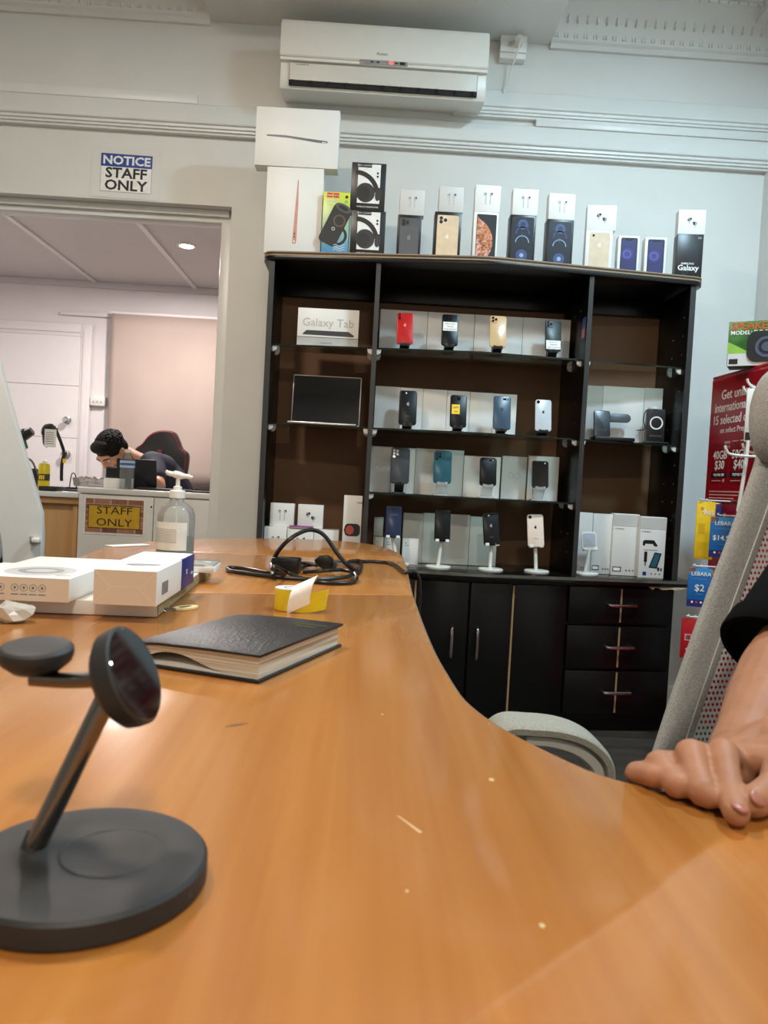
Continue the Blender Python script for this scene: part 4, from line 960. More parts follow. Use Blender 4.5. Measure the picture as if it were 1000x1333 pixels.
# ------------------------------------------------------------------ black diary
o0 = onz(335, 889, TZ); u = (onz(440, 842, TZ) - o0); UL = .208; ang = math.atan2(u.y, u.x)
bk = thing('diary', 'thick black hardcover diary lying on the desk behind the charging stand', 'book', (o0.x, o0.y, TZ + .0005), ang)
BW = .150; TH = .0295                        # local x along the fore edge, local y across to the spine
cover = mat('black_leatherette', (26, 27, 30), .38, var=.15, scale=260, bump=.25)
pages = mat('page_edges', (226, 216, 198), .7, var=.02); nt = pages.node_tree; bs_ = nt.nodes['Principled BSDF']
tc = nt.nodes.new('ShaderNodeTexCoord'); mp = nt.nodes.new('ShaderNodeMapping'); mp.inputs['Scale'].default_value = (3, 3, 420); nz = nt.nodes.new('ShaderNodeTexNoise'); nz.inputs['Scale'].default_value = 1; nz.inputs['Detail'].default_value = 3
nt.links.new(tc.outputs['Object'], mp.inputs[0]); nt.links.new(mp.outputs[0], nz.inputs['Vector']); cr = nt.nodes.new('ShaderNodeValToRGB')
cr.color_ramp.elements[0].position = .35; cr.color_ramp.elements[0].color = lin((160, 142, 118)); cr.color_ramp.elements[1].position = .6; cr.color_ramp.elements[1].color = lin((232, 224, 208))
nt.links.new(nz.outputs['Fac'], cr.inputs[0]); nt.links.new(cr.outputs[0], bs_.inputs['Base Color'])
mb = MB(); mb.box(-.004, UL + .004, -.004, BW + .004, 0, .0028, .0008); mb.build('back_cover', cover, bk)
tpts = [(-.004, TH), (BW * .45, TH - .0005), (BW * .8, TH - .002), (BW + .004, TH - .005)]
mb = MB(); mb.side([(y, z - .003) for y, z in tpts] + tpts[::-1], -.004, UL + .005, edge=.0006); mb.build('front_cover', cover, bk)
mb = MB(); mb.side([(BW + .0015, .001), (BW + .006, .004), (BW + .006, TH - .009), (BW + .002, TH - .005), (BW, TH - .008), (BW, .003)], -.004, UL + .004, edge=.0005); mb.build('spine', cover, bk)
low = [(y, .0030) for y in (0, BW * .99)]
up = [(BW * .99, .0050), (BW * .85, .0052), (BW * .70, .0060), (BW * .52, .0062), (BW * .36, .0048), (BW * .2, .0040), (0, .0036)]
mb = MB(); mb.side(low + up, 0, UL, edge=0); mb.build('lower_pages', mat('white_page', (232, 230, 224), .7), bk, False)
pb_ = [(0, .0038), (BW * .2, .0042), (BW * .33, .0056), (BW * .45, .0100), (BW * .56, .0150), (BW * .66, .0176), (BW * .78, .0172), (BW * .88, .0130), (BW * .985, .0075)]
pt_ = [(BW * .985, TH - .0088), (BW * .8, TH - .0056), (BW * .45, TH - .0042), (0, TH - .0038)]
sp_ = [(p.x, p.y) for p in smooth([(a, b_, 0) for a, b_ in pb_], 4)]
mb = MB(); mb.side(sp_ + pt_, .001, UL - .002); mb.build('pages', pages, bk, ang=50)
gold = mat('faded_gilt', (112, 108, 70), .4)
for k, s_ in enumerate(('Collins', 'DIARY', '2023')): text(bk, s_, .172 - k * .0, .030 + .014 * k, .010, gold, 0, T=M.Translation((0, 0, TH - .0002)) @ M.Rotation(-PI / 2, 4, 'X'), ex=.0001) if 0 else None
Tt = M.Translation((UL - .040, .026, TH + .0001)) @ M.Rotation(PI / 2 + PI, 4, 'Z') @ M.Rotation(-PI / 2, 4, 'X')
for k, s_ in enumerate(('COMPANY', 'BOOK')): text(bk, s_, 0, .012 - .014 * k, .0095, gold, 0, T=Tt, ex=.0001)

# ------------------------------------------------------------------ roll of yellow labels with the white backing peeled up
c0 = onz(372, 797, TZ); c0.y += .02
rl = thing('label_roll', 'roll of yellow labels with white backing strip peeled up, behind the diary', 'roll', (c0.x + .004, c0.y + .012, TZ + .0005))
mb = MB(); mb.lathe([(.011, 0), (.026, 0), (.0262, .001), (.0262, .033), (.026, .034), (.011, .034), (.011, 0)], 40); mb.build('labels', mat('yellow_labels', (226, 200, 30), .45), rl)
mb = MB(); mb.lathe([(.0112, .0335), (.0262, .0338), (.0262, .0352), (.0112, .0352)], 40); mb.build('top_edge', card, rl)
mb = MB(); mb.lathe([(.0095, .001), (.0112, .001), (.0112, .0355), (.0095, .0355), (.0095, .001)], 32); mb.build('core', mat('brown_core', (110, 84, 60), .7), rl)
def strip(name, m, path, half, thick=.0005):
    mb = MB(); P = smooth(path, 6); n = len(P); a = []
    for i, p in enumerate(P):
        d = (P[min(i + 1, n - 1)] - P[max(i - 1, 0)]).normalized(); up_ = V((0, 0, 1)); 
        wv = V(half); nn = d.cross(wv).normalized() * thick
        a.append([mb.bm.verts.new(q) for q in (p - wv, p + wv, p + wv + nn, p - wv + nn)])
    for q, v in zip(a, a[1:]):
        for k in range(4): mb.bm.faces.new((q[k], q[(k + 1) % 4], v[(k + 1) % 4], v[k]))
    mb.bm.faces.new(a[0]); mb.bm.faces.new(a[-1]); bmesh.ops.recalc_face_normals(mb.bm, faces=mb.bm.faces[:]); return mb.build(name, m, rl)
strip('label_tail', MATS['yellow_labels'], [(-.006, -.0268, .017), (.012, -.031, .017), (.034, -.029, .0165), (.054, -.016, .019), (.060, -.008, .020)], (.002, 0, .0165))
strip('peeled_backing', mat('white_backing', (240, 238, 232), .45), [(.016, -.0345, .006), (.0165, -.0365, .020), (.019, -.034, .036), (.023, -.024, .047), (.026, -.010, .050), (.024, .002, .044), (.018, .008, .034)], (.0175, .003, .0085))

# ------------------------------------------------------------------ coiled cable with its power brick and plug
cable = mat('black_cable', (16, 16, 17), .35)
class CT(MB):
    def tube(s, pts, r, seg=10, **k):       # cords that lie on the desk stay above its top
        P = smooth(pts, 6)
        for p in P:
            if p.x < .128 and p.z < TZ + .0052: p.z = TZ + .0052
        return MB.tube(s, P, r, seg, 1)
cb = thing('power_cable', 'tangled black power cable with a brick and plug on the middle desk', 'cable', (onz(390, 745, TZ).x, onz(390, 745, TZ).y, TZ))
Z = lambda px, py, h=.0055: tuple(onz(px, py, TZ + h))
def arc(px, py, Y): return tuple(at(px, py, Y))
R_ = .0044
mb = CT(); mb.tube([Z(372, 748), Z(345, 745), Z(318, 740), Z(297, 739), Z(303, 744), Z(340, 749), Z(380, 753, .006), Z(420, 754, .007), Z(455, 750, .008), Z(464, 740, .009), Z(450, 733), Z(430, 731)], R_, 8); mb.build('cord', cable, cb, world=True)
Yb = onz(360, 746, TZ).y
mb = CT(); mb.tube([Z(356, 750, .012), arc(354, 735, Yb), arc(362, 718, Yb), arc(377, 702, Yb), arc(397, 691, Yb + .02), arc(412, 691, Yb + .03), arc(424, 699, Yb + .03), arc(438, 719, Yb + .02), arc(452, 735, Yb), Z(467, 745), Z(470, 737), Z(468, 730), Z(455, 731)], R_ * 1.1, 8); mb.build('cord', cable, cb, world=True)
mb = CT(); mb.tube([Z(355, 742, .03), Z(358, 737, .036), Z(372, 744, .014), Z(390, 752), Z(418, 758), Z(448, 759), Z(463, 756), Z(462, 747, .012), Z(445, 742, .012), Z(420, 743, .012), Z(395, 745)], R_, 8); mb.build('cord', cable, cb, world=True)
mb = CT(); mb.tube([Z(440, 734, .015), Z(470, 731), Z(500, 732), Z(515, 736), tuple(onz(527, 745, TZ + .006)), (.134, 1.84, TZ + .005), (.146, 1.84, TZ - .03), (.146, 1.84, TZ - .12), (.146, 1.85, .35), (.146, 1.9, .03)], R_, 8); mb.build('cord', cable, cb, world=True)
mb = CT(); mb.tube([Z(385, 734), Z(400, 733, .007), Z(412, 736, .02)], R_, 8); mb.build('cord', cable, cb, world=True)
mb = CT(); mb.tube([Z(388, 742), Z(400, 736, .006), Z(420, 735, .01)], R_, 8); mb.build('cord', cable, cb, world=True)
pbk = onz(372, 747, TZ)
mb = MB(M.Translation((pbk.x, pbk.y + .01, TZ + .0005)) @ M.Rotation(-.12, 4, 'Z')); mb.box(-.030, .030, -.022, .022, 0, .036, .003); brk = mb.build('power_brick', cable, cb, world=True)
mb = MB(M.Translation((pbk.x, pbk.y + .01, TZ + .0005)) @ M.Rotation(-.12, 4, 'Z')); mb.box(-.022, .022, -.0226, -.0215, .026, .031, .0003); mb.build('moulded_rim', blackp, brk, world=True)
pg = onz(425, 744, TZ)
Tg = M.Translation((pg.x, pg.y, TZ + .0195)) @ M.Rotation(.12, 4, 'Y')
mb = MB(Tg); mb.plate([(-.030, .004), (-.022, .014), (.0, .019), (.012, .015), (.016, .004), (.016, -.012), (.006, -.017), (-.012, -.012), (-.026, -.004)], -.014, .014, edge=.004); mb.build('plug', cable, cb, world=True)
mb = MB(Tg); mb.box(.014, .024, -.012, .012, -.011, .008, .002); mb.build('plug_face', mat('grey_plug', (60, 60, 60), .4), cb, world=True)
for z in (-.006, .004):
    mb = MB(Tg); mb.box(.024, .038, -.001, .001, z - .003, z + .003); mb.build('pin', silver, cb, False, world=True)

# ------------------------------------------------------------------ cartons, board and bottle on the left of the desk
def oriented(pa, pb):                     # ground pixels of the near edge, left to right -> transform with local x along it
    a, b_ = onz(*pa, TZ), onz(*pb, TZ); d = b_ - a
    return a, b_, math.atan2(d.y, d.x), d.length
A1 = onz(204, 804, TZ); A2 = onz(274, 747, TZ); A0 = onz(0, 796, TZ)
dirx = (A1 - A0).normalized(); angx = math.atan2(dirx.y, dirx.x)
tr = thing('carton_tray', 'flat white laptop carton with bare board edge lying under smaller cartons', 'box', (A1.x, A1.y, TZ + .0005), angx)
ly = (M.Rotation(-angx, 4, 'Z') @ (A2 - A1))
LY = ly.y; sh = ly.x / ly.y
TRH = .021
mb = MB(); mb.slab([(-.36, 0), (0, 0), (ly.x, LY), (-.36 + ly.x, LY)], 0, TRH, edge=.001); mb.build('carton', card, tr)
mb = MB(); mb.slab([(.0004, .002), (.0016, .002), (ly.x + .0016, LY - .002), (ly.x + .0004, LY - .002)], .002, TRH - .001); mb.build('bare_edge', mat('chip_board', (150, 130, 92), .8, var=.35, scale=160), tr, False)
loc = lambda px, py, z: M.Translation((-A1.x, -A1.y, 0)) @ onz(px, py, z)
TP = TZ + TRH + .001
def flatbox(name, label, near, far, hgt, m, top, cat='box', dep=None, grp=None, an_=None):
    a = onz(*near[0], top); b_ = onz(*near[1], top); d = b_ - a; an = math.atan2(d.y, d.x) if an_ is None else an_; f = onz(*far, top)
    dep = dep or (M.Rotation(-an, 4, 'Z') @ (f - b_)).y
    t = thing(name, label, cat, (b_.x, b_.y, top), an, grp); L_ = d.length
    mb = MB(); mb.box(-L_, 0, 0, dep, 0, hgt, .0012); mb.build('carton', m, t)
    return t, L_, dep
# long white carton with a blue end, folded end towards the lens
N0 = (117, 787); N1 = (201, 788)
t, L_, dp_ = flatbox('long_carton', 'long white carton with a blue band lying on the flat carton, folded end in front', ((117, 789), (203, 790)), (250, 758), .050, card, TP, an_=.03)
hL = .047
cream = mat('shaded_white_card', (226, 208, 188), .5, var=.02)  # white card on the near faces, its tan shade put into the colour
mb = MB(); mb.box(-L_ + .0005, -.0005, -.0008, 0, .0005, .0495); ef = mb.build('folded_end', cream, t, False)
fold = mat('fold_crease', (240, 228, 212), .5)
for (xa, za, xb, zb) in ((0, 0, .27, .5), (1, 0, .73, .5), (0, 1, .27, .5), (1, 1, .73, .5), (.27, .52, .73, .52)):
    p = V((-L_ + xa * L_, 0, za * .0495 + .0003)); q = V((-L_ + xb * L_, 0, zb * .0495)); d = (q - p).normalized(); n_ = V((-d.z, 0, d.x)) * .0005
    mb = MB(); mb.plate([(p - n_).xz, (q - n_).xz, (q + n_).xz, (p + n_).xz], -.0012, -.0008); mb.build('crease', fold, ef, False)
mb = MB(); mb.box(-L_ - .0006, .0006, dp_ * .62, dp_ + .0006, .0, .0502, .0008); mb.build('blue_band', navy, t)
mb = MB(); mb.box(-L_ + .002, -.002, dp_ * .62, dp_ - .001, .0498, .0506); mb.build('white_top', card, t, False)
TR_ = M.Rotation(PI / 2, 4, 'Z')             # side prints on the right face
mb = MB(); mb.box(.0002, .0006, dp_ * .12, dp_ * .26, .012, .030); mb.build('barcode', grey_ink, t, False)
text(t, 'G', 0, .026, .012, white_ink, 0, T=M.Translation((.0012, dp_ * .76, 0)) @ TR_)
text(t, 'mobile', 0, .020, .006, white_ink, 0, T=M.Translation((.0012, dp_ * .92, 0)) @ TR_)
mb = MB(M.Translation((-L_ * .45, dp_ * .28, .0506))); mb.slab([(-.022, -.010), (.0, -.014), (.020, -.004), (.026, .008), (.010, .006), (-.004, .012), (-.020, .006)], -.0002, .0004); mb.build('top_picture', slate, t, False)
# left carton with symbols
t, L_, dp_ = flatbox('device_carton', 'white carton with a row of round symbols lying left of the long carton', ((-75, 784), (89, 785)), (118, 752), .034, card, TP, dep=.155, an_=.03)
mb = MB(); mb.box(-L_, 0, -.0006, 0, .0005, .0335); ef = mb.build('symbol_face', cream, t, False)
for k, (px, s_) in enumerate(((-8, 'A'), (12, 'R'), (25, 'S'), (38, 'T'), (51, 'P'))):
    x = -(89 - px) / 164 * L_
    mb = MB(); mb.ring(x, .019, .0046, .0052, -.001, -.0006, 20); mb.build('symbol', grey_ink, ef, False)
    mb = MB(); mb.disc(x, .019, .0018, .0022, -.001, -.0006, 8); mb.build('symbol', grey_ink, ef, False)
    mb = MB(); mb.box(x - .005, x + .005, -.001, -.0006, .009, .0103); mb.build('caption', grey_ink, ef, False)
mb = MB(M.Translation((-L_ * .42, dp_ * .48, .034))); mb.disc(0, 0, .05, .055, -.0003, .0003, T=M.Rotation(PI / 2, 4, 'X')); mb.build('device_picture', greyc, t, False)
mb = MB(M.Translation((-L_ * .42, dp_ * .48, .0343))); mb.ring(0, 0, .022, .032, -.0003, .0003, T=M.Rotation(PI / 2, 4, 'X')); mb.build('device_picture', mat('print_mid_grey', (140, 140, 144), .4), t, False)
mb = MB(M.Translation((-L_ * .12, dp_ * .2, .034))); mb.disc(0, 0, .012, .009, -.0003, .0003, T=M.Rotation(PI / 2, 4, 'X')); mb.build('seal_print', greyc, t, False)
# small clear topped pack behind the blue band
p = onz(258, 744, TP)
t = thing('clear_pack', 'small clear plastic pack on the flat carton behind the blue band', 'pack', (p.x - .012, p.y + .025, TP), angx)
mb = MB(); mb.box(-.045, .045, -.045, .045, 0, .012, .002); mb.build('tray', card, t)
mb = MB(); mb.box(-.044, .044, -.044, .044, .0122, .018, .003); mb.build('lid', acry, t)
# key tag and bits by the board edge
p = onz(232, 792, TZ)
t = thing('key_tag', 'cream key tag with wire ring lying beside the flat carton', 'key tag', (p.x + .012, p.y, TZ + .0004), 1.0)
mb = MB(); mb.disc(0, .0, .024, .0125, 0, .003, T=M(((1, 0, 0, 0), (0, 0, 1, 0), (0, 1, 0, 0), (0, 0, 0, 1))) @ M.Identity(4)); mb.build('tag', mat('cream_tag', (226, 208, 158), .4), t)
mb = MB(); mb.box(-.012, .010, -.003, .003, .003, .0036); mb.build('tag_print', mat('brown_print', (90, 70, 40), .5), t, False)
mb = MB(); mb.tube([(-.022, 0, .002), (-.034, .006, .004), (-.044, .002, .006), (-.046, -.006, .004), (-.036, -.009, .003), (-.022, 0, .002)], .0012, 8); mb.build('wire_ring', mat('dull_steel', (120, 116, 108), .35, .8), t)
mb = MB(); mb.tube([(-.040, .004, .002), (-.056, .008, .004), (-.06, -.002, .006), (-.05, -.008, .002)], .0014, 8); mb.build('keyring', MATS['dull_steel'], t)
# crumpled foil packet
p = onz(12, 812, TZ)
t = thing('crumpled_packet', 'crumpled white foil packet at the left edge of the desk', 'packet', (p.x, p.y + .012, TZ))
mb = MB(); r = bmesh.ops.create_icosphere(mb.bm, subdivisions=2, radius=1); rnd = random.Random(3)
for v in r['verts']:
    k = .72 + .55 * rnd.random(); v.co = V((v.co.x * .026 * k, v.co.y * .018 * k, .0125 + max(-.0122, v.co.z * .015 * k)))
mb.build('foil', mat('pale_foil', (206, 202, 196), .22, .25), t, False)
# white paper slip at the far left joint
p = onz(163, 711, TZ)
t = thing('paper_slip', 'white paper slip at the left side of the far desk joint', 'paper', (p.x, p.y, TZ + .0003), .95)
mb = MB(); mb.box(-.055, .075, -.018, .018, 0, .0035, .0008); mb.build('sheet', card, t)
# sanitiser bottle
p = onz(224, 722, TZ)
t = thing('sanitiser_bottle', 'clear pump bottle of sanitiser with a white label on the desk end', 'bottle', (p.x, p.y + .03, TZ + .0005), .0)
k = (p.y + .03) / 1000
hb = .152
petm = clear('clear_bottle', (246, 249, 247), .8, .20)
mb = MB(); mb.lathe([(0, .001), (.046, .001), (.049, .004), (.049, hb * .60), (.048, hb * .68), (.042, hb * .80), (.028, hb * .88), (.019, hb * .92), (.019, hb)], 40); mb.build('bottle', petm, t)
mb = MB(); mb.lathe([(0, .003), (.0465, .003), (.0465, .045), (0, .045)], 40); mb.build('gel', clear('blue_gel', (130, 205, 205), .5, .12), t)
lab = []
mb = MB(); seg = 24; vs = []
for i in range(seg + 1):
    a = math.radians(-172 + 130 * i / seg); vs.append([mb.bm.verts.new((r_ * math.cos(a), r_ * math.sin(a), z)) for r_, z in ((.0497, .012), (.0497, hb * .56), (.0499, hb * .56), (.0499, .012))])
for q, v in zip(vs, vs[1:]):
    for j in range(4): mb.bm.faces.new((q[j], q[(j + 1) % 4], v[(j + 1) % 4], v[j]))
bmesh.ops.recalc_face_normals(mb.bm, faces=mb.bm.faces[:]); lb = mb.build('label', mat('bottle_label', (226, 228, 222), .5), t)
mb = MB()
for j in range(9):
    z = .066 - j * .0042
    for i in range(14):
        a = math.radians(-158 + 86 * i / 14 + (j % 3)); 
        mb.box(-.0016, .0016, -.0004, .0004, z, z + .0011, T=M.Rotation(a + PI / 2, 4, 'Z') @ M.Translation((0, -.0501, 0)))
stuff(mb.build('label_lines', grey_ink, lb, False))
mb = MB(); mb.lathe([(.0205, hb - .004), (.0205, hb + .014), (.019, hb + .016), (.011, hb + .017), (.011, hb + .026), (.0055, hb + .028), (.0055, hb + .052), (0, hb + .052)], 28); mb.build('pump_collar', plas, t)
mb = MB(); mb.tube([(.012, .004, hb + .054), (-.004, 0, hb + .058), (-.022, -.004, hb + .060), (-.032, -.006, hb + .066)], [.009, .010, .007, .005], 12); mb.tube([(.0, 0, hb + .054), (.018, .004, hb + .055), (.036, .008, hb + .052)], [.008, .0075, .0065, .005], 12); mb.build('pump_head', plas, t)
mb = MB(); mb.cyl((0, 0, .006), (0, 0, hb), .0025, 8); mb.build('dip_tube', plas, t)
# white slanted panel at the left edge
pz = 2.30
t = thing('slanted_panel', 'tall white panel with a slanted right edge and a catch, left of the desk', 'panel', (-1.25, pz, 0))
pp = [at(-40, 470, pz), at(0, 470, pz), at(22, 550, pz), at(56, 668, pz), at(57, 700, pz)]
poly = [(q.x, q.z) for q in pp]; poly += [(at(57, 760, pz).x - .01, 0.02), (-1.6, .02), (-1.6, poly[0][1])]
mb = MB(); mb.plate([(x, z) for x, z in poly], pz - .012, pz + .012, edge=.003); mb.build('board', mat('cool_white_board', (206, 206, 204), .4, var=.015), t, world=True)
q = at(48, 703, pz)
mb = MB(); mb.box(q.x - .004, q.x + .018, pz - .032, pz - .012, q.z - .006, q.z + .008, .004); cm = mb.build('catch', plas, t, world=True)
mb = MB(); mb.box(q.x - .012, q.x - .003, pz - .024, pz - .012, q.z - .01, q.z + .012, .003); mb.build('catch_plate', silver, t, world=True)
q = at(4, 715, pz)
mb = MB(); mb.plate([(q.x - .03, q.z - .05), (q.x + .008, q.z - .05), (q.x + .006, q.z - .01), (q.x + .002, q.z + .02), (q.x - .004, q.z + .05), (q.x - .03, q.z + .05)], pz - .0128, pz - .0119); dc = mb.build('decal', mat('decal_grey', (150, 154, 162), .4), t, False, world=True)
mb = MB(); mb.plate([(q.x - .006, q.z - .04), (q.x + .007, q.z - .042), (q.x + .003, q.z - .018), (q.x - .001, q.z + .0), (q.x + .002, q.z - .018), (q.x - .001, q.z - .028)], pz - .0134, pz - .0127); mb.build('decal_print', ink, dc, False, world=True)
mb = MB(); mb.box(-1.62, -1.0, pz - .06, pz + .06, 0, .02, .004); mb.build('foot', mat('cool_white_board', (206, 206, 204)), t, world=True)
# ------------------------------------------------------------------ figures: joints joined into one skin
def head(mb, T, sc=1.0):
    # head about .225 tall; local +Y is where the face looks, origin at the head's centre
    E_ = lambda c, r: mb.ball((0, 0, 0), [q * sc for q in r], 3, T=T @ M.Translation(V(c) * sc))
    E_((0, -.012, .030), (.075, .095, .085)); E_((0, .018, -.022), (.066, .078, .086)); E_((0, .045, -.070), (.042, .045, .036))
    E_((0, .064, -.052), (.046, .030, .030)); E_((0, .080, .028), (.056, .018, .018))
    E_((0, .096, -.004), (.012, .016, .028)); E_((0, .106, -.022), (.017, .016, .011)); E_((0, .090, -.052), (.024, .012, .0065)); E_((0, .088, -.063), (.021, .012, .0065)); E_((0, .084, -.094), (.020, .014, .014))
    for s in (-1, 1):
        E_((s * .038, .066, -.030), (.026, .022, .022)); E_((s * .076, -.012, -.006), (.010, .020, .031)); E_((s * .010 * 1.1, .101, -.025), (.009, .010, .008))
def face_parts(par, T, sc, eyem, browm):
    for s in (-1, 1):
        mb = MB(T @ M.Scale(sc, 4)); mb.ball((s * .031, .083, .006), (.013, .009, .008), 2); e = mb.build('eye', mat('eye_white', (226, 222, 214), .2), par, world=True)
        mb = MB(T @ M.Scale(sc, 4)); mb.ball((s * .031, .0900, .006), (.0055, .003, .0055), 2); mb.build('iris', eyem, e, world=True)
        mb = MB(T @ M.Scale(sc, 4)); mb.tube([(s * .012, .0985, .024), (s * .031, .0965, .030), (s * .050, .082, .024)], .0042, 8); mb.build('eyebrow', browm, par, world=True)
    mb = MB(T @ M.Scale(sc, 4)); mb.ball((0, .0965, -.0575), (.022, .008, .0045), 2); mb.build('lips', mat('lips', (168, 104, 92), .4), par, world=True)
def hair(par, T, sc, m, seed=1):
    rnd = random.Random(seed); mb = MB(T @ M.Scale(sc, 4))
    mb.ball((0, -.016, .042), (.083, .100, .084), 3); mb.ball((0, -.055, -.005), (.070, .055, .065), 3); mb.ball((0, .045, .090), (.066, .050, .035), 3)
    for k in range(420):
        a = rnd.uniform(0, 2 * PI); z = rnd.uniform(.1, 1); q = math.sqrt(1 - z * z)
        p = V((.083 * q * math.cos(a), -.016 + .100 * q * math.sin(a), .042 + .084 * z))
        if p.y > .06 and p.z < .085: continue
        mb.ball(p, (rnd.uniform(.005, .008), rnd.uniform(.006, .014), rnd.uniform(.004, .008)), 1)
    # keep the face clear
    o = remesh(mb, 'hair', m, par, .003, 2, .4)
    return o
hairm = mat('black_hair', (15, 13, 12), .75, var=.3, scale=120, bump=.5, spec=.2)
skinm = mat('warm_skin', (164, 114, 84), .58, var=.09, scale=45, bump=.10, sss=.10, spec=.35)
skin2 = mat('tan_skin', (186, 136, 106), .5, var=.06, scale=40, sss=.1)
browm = mat('brow_hair', (34, 26, 22), .6); eyem = mat('iris_brown', (48, 30, 20), .2)

# ------------------------------------------------------------------ workbench scene beyond the opening
WT = .862
wc = thing('white_counter', 'low white counter with a STAFF ONLY picture on its front, in the room beyond', 'counter', (-1.07, 3.9, 0))
whl = mat('white_laminate', (222, 220, 214), .4, var=.015)
xa, xb = at(101, 660, 3.9).x, -.66
mb = MB(); mb.box(xa, xb, 3.92, 4.36, .0, WT - .03, .002); mb.build('body', whl, wc, world=True)
mb = MB(); mb.box(xa - .005, xb, 3.90, 4.40, WT - .028, WT, .004); mb.build('counter_top', whl, wc, world=True)
xm = at(200, 660, 3.9).x
for a, b_ in ((xa + .004, xm - .002), (xm + .002, xb - .004)):
    mb = MB(); mb.box(a, b_, 3.902, 3.921, .08, WT - .034, .002); mb.build('front_panel', whl, wc, world=True)
q = at(197, 660, 3.9); mb = MB(); mb.cyl((q.x, 3.903, q.z), (q.x, 3.9005, q.z), .005, 12); mb.build('screw_cover', ink, wc, world=True)
# picture sign
q0, q1 = at(111, 648, 3.9), at(188, 697, 3.9)
q = at(149, 672, 3.9); sw, shh = q1.x - q0.x, .172
pst = thing('staff_sign', 'STAFF ONLY picture of a yellow plate on bricks taped to the white counter', 'sign', (q.x, 3.9005, q.z))
mb = MB(); mb.box(-sw / 2, sw / 2, -.0015, 0, -shh / 2 - .008, shh / 2 + .006); mb.build('paper', white_ink, pst, False)
br = [mat('brick_print_a', (150, 96, 70), .6, var=.2, scale=60), mat('brick_print_b', (128, 78, 58), .6, var=.2, scale=60), mat('brick_print_c', (172, 120, 92), .6, var=.2, scale=60)]
mb = MB(); mb.box(-sw / 2 + .006, sw / 2 - .006, -.0022, -.0014, -shh / 2, shh / 2); mb.build('mortar_print', mat('mortar_print', (176, 160, 140), .7), pst, False)
rnd = random.Random(5); rows_ = 6; rh = shh / rows_
for r in range(rows_):
    x = -sw / 2 + .006 - (.04 if r % 2 else 0)
    while x < sw / 2 - .008:
        x1_ = min(x + .08, sw / 2 - .006); x0_ = max(x, -sw / 2 + .006)
        if x1_ - x0_ > .006:
            mb = MB(); mb.box(x0_ + .002, x1_ - .002, -.0026, -.002, -shh / 2 + r * rh + .002, -shh / 2 + (r + 1) * rh - .002); mb.build('brick_print', br[rnd.randrange(3)], pst, False)
        x += .084
mb = MB(); mb.box(-sw * .43, sw * .43, -.003, -.002, -shh * .37, shh * .31); mb.build('plate_border', ink, pst, False)
mb = MB(); mb.box(-sw * .42, sw * .42, -.0034, -.0028, -shh * .35, shh * .29); mb.build('plate_picture', mat('plate_gold', (206, 164, 40), .4), pst, False)
text(pst, 'STAFF', 0, .026, .054, ink, -.0036, sx=1.25); text(pst, 'ONLY', 0, -.034, .054, ink, -.0036, sx=1.25)
# wooden desk to its left
wd = thing('workbench', 'light wooden workbench with a panel front, left of the white counter', 'desk', (-1.75, 4.2, 0))
oak = wood('light_oak', (206, 160, 104), (188, 140, 86), 'Z', .45)
x0 = -2.4; x1_ = xa - .008
ztw = at(75, 640, 3.95).z
mb = MB(); mb.box(x0, x1_, 3.93, 4.75, ztw - .026, ztw, .002); mb.build('bench_top', whl, wd, world=True)
mb = MB(); mb.box(x0 + .02, x1_ - .004, 3.99, 4.01, .30, ztw - .03, .002); mb.build('modesty_panel', oak, wd, world=True)
mb = MB(); mb.box(x0 + .02, x1_, 3.95, 3.965, ztw - .06, ztw - .027, .002); mb.build('front_rail', wood('oak_rail', (196, 150, 96), (180, 134, 82), 'X', .45), wd, world=True)
for x in (x0 + .03, x1_ - .03):
    mb = MB(); mb.box(x - .012, x + .012, 3.97, 4.7, 0, ztw - .027, .002); mb.build('side_panel', oak, wd, world=True)
WB = ztw
def stand_at(px, py, Y, z): q = at(px, py, Y); return (q.x, Y, z)
# things on the counter: paper roll, bottle, laptop, tray, tub
q = at(148, 630, 4.02)
t = thing('paper_roll', 'white paper roll standing on the white counter beside the water bottle', 'paper roll', (q.x, 4.03, WT + .0005))
mb = MB(); mb.lathe([(.016, 0), (.052, 0), (.053, .002), (.053, .050), (.052, .052), (.016, .052), (.016, 0)], 32); mb.build('roll', card, t)
q = at(165, 630, 4.0)
t = thing('water_bottle', 'clear plastic water bottle with a blue label on the white counter', 'bottle', (q.x, 4.0, WT + .0005))
hb = at(165, 585, 4.0).z - WT
pet = clear('pet_plastic', (236, 242, 246), 1.0, .10)
prof = [(0, .002), (.030, 0), (.036, .006)]
for k in range(7): prof += [(.0365, .012 + k * .013), (.0345, .018 + k * .013)]
prof += [(.0365, .108), (.0365, .145), (.034, hb - .045), (.015, hb - .022), (.0125, hb - .016), (.0125, hb - .004)]
mb = MB(); mb.lathe(prof, 28); mb.build('bottle', pet, t)
mb = MB(); mb.lathe([(.0372, .110), (.0372, .146), (.0368, .146), (.0368, .110), (.0372, .110)], 28); lb = mb.build('label', mat('pale_blue_label', (176, 200, 222), .4), t)
mb = MB(); mb.lathe([(.0376, .122), (.0376, .134), (.0371, .134), (.0371, .122), (.0376, .122)], 28); mb.build('label_band', mat('band_blue', (50, 96, 166), .4), lb)
mb = MB(); mb.lathe([(0, hb), (.0145, hb), (.0148, hb - .002), (.0148, hb - .017), (0, hb - .017)], 24); mb.build('cap', card, t)
q = at(178, 630, 4.14)
t = thing('notebook_computer', 'black laptop open with its lid back towards us on the white counter', 'laptop', (q.x, 4.15, WT + .0005), 0)
mb = MB(); mb.box(-.105, .105, -.0, .17, 0, .016, .003); mb.build('base', blackp, t)
mb = MB(); mb.rbox(.21, .006, .150, .008, M.Translation((0, .0, .012)) @ M.Rotation(.20, 4, 'X'), edge=.001); mb.build('lid', blackp, t)
q = at(236, 634, 4.05)
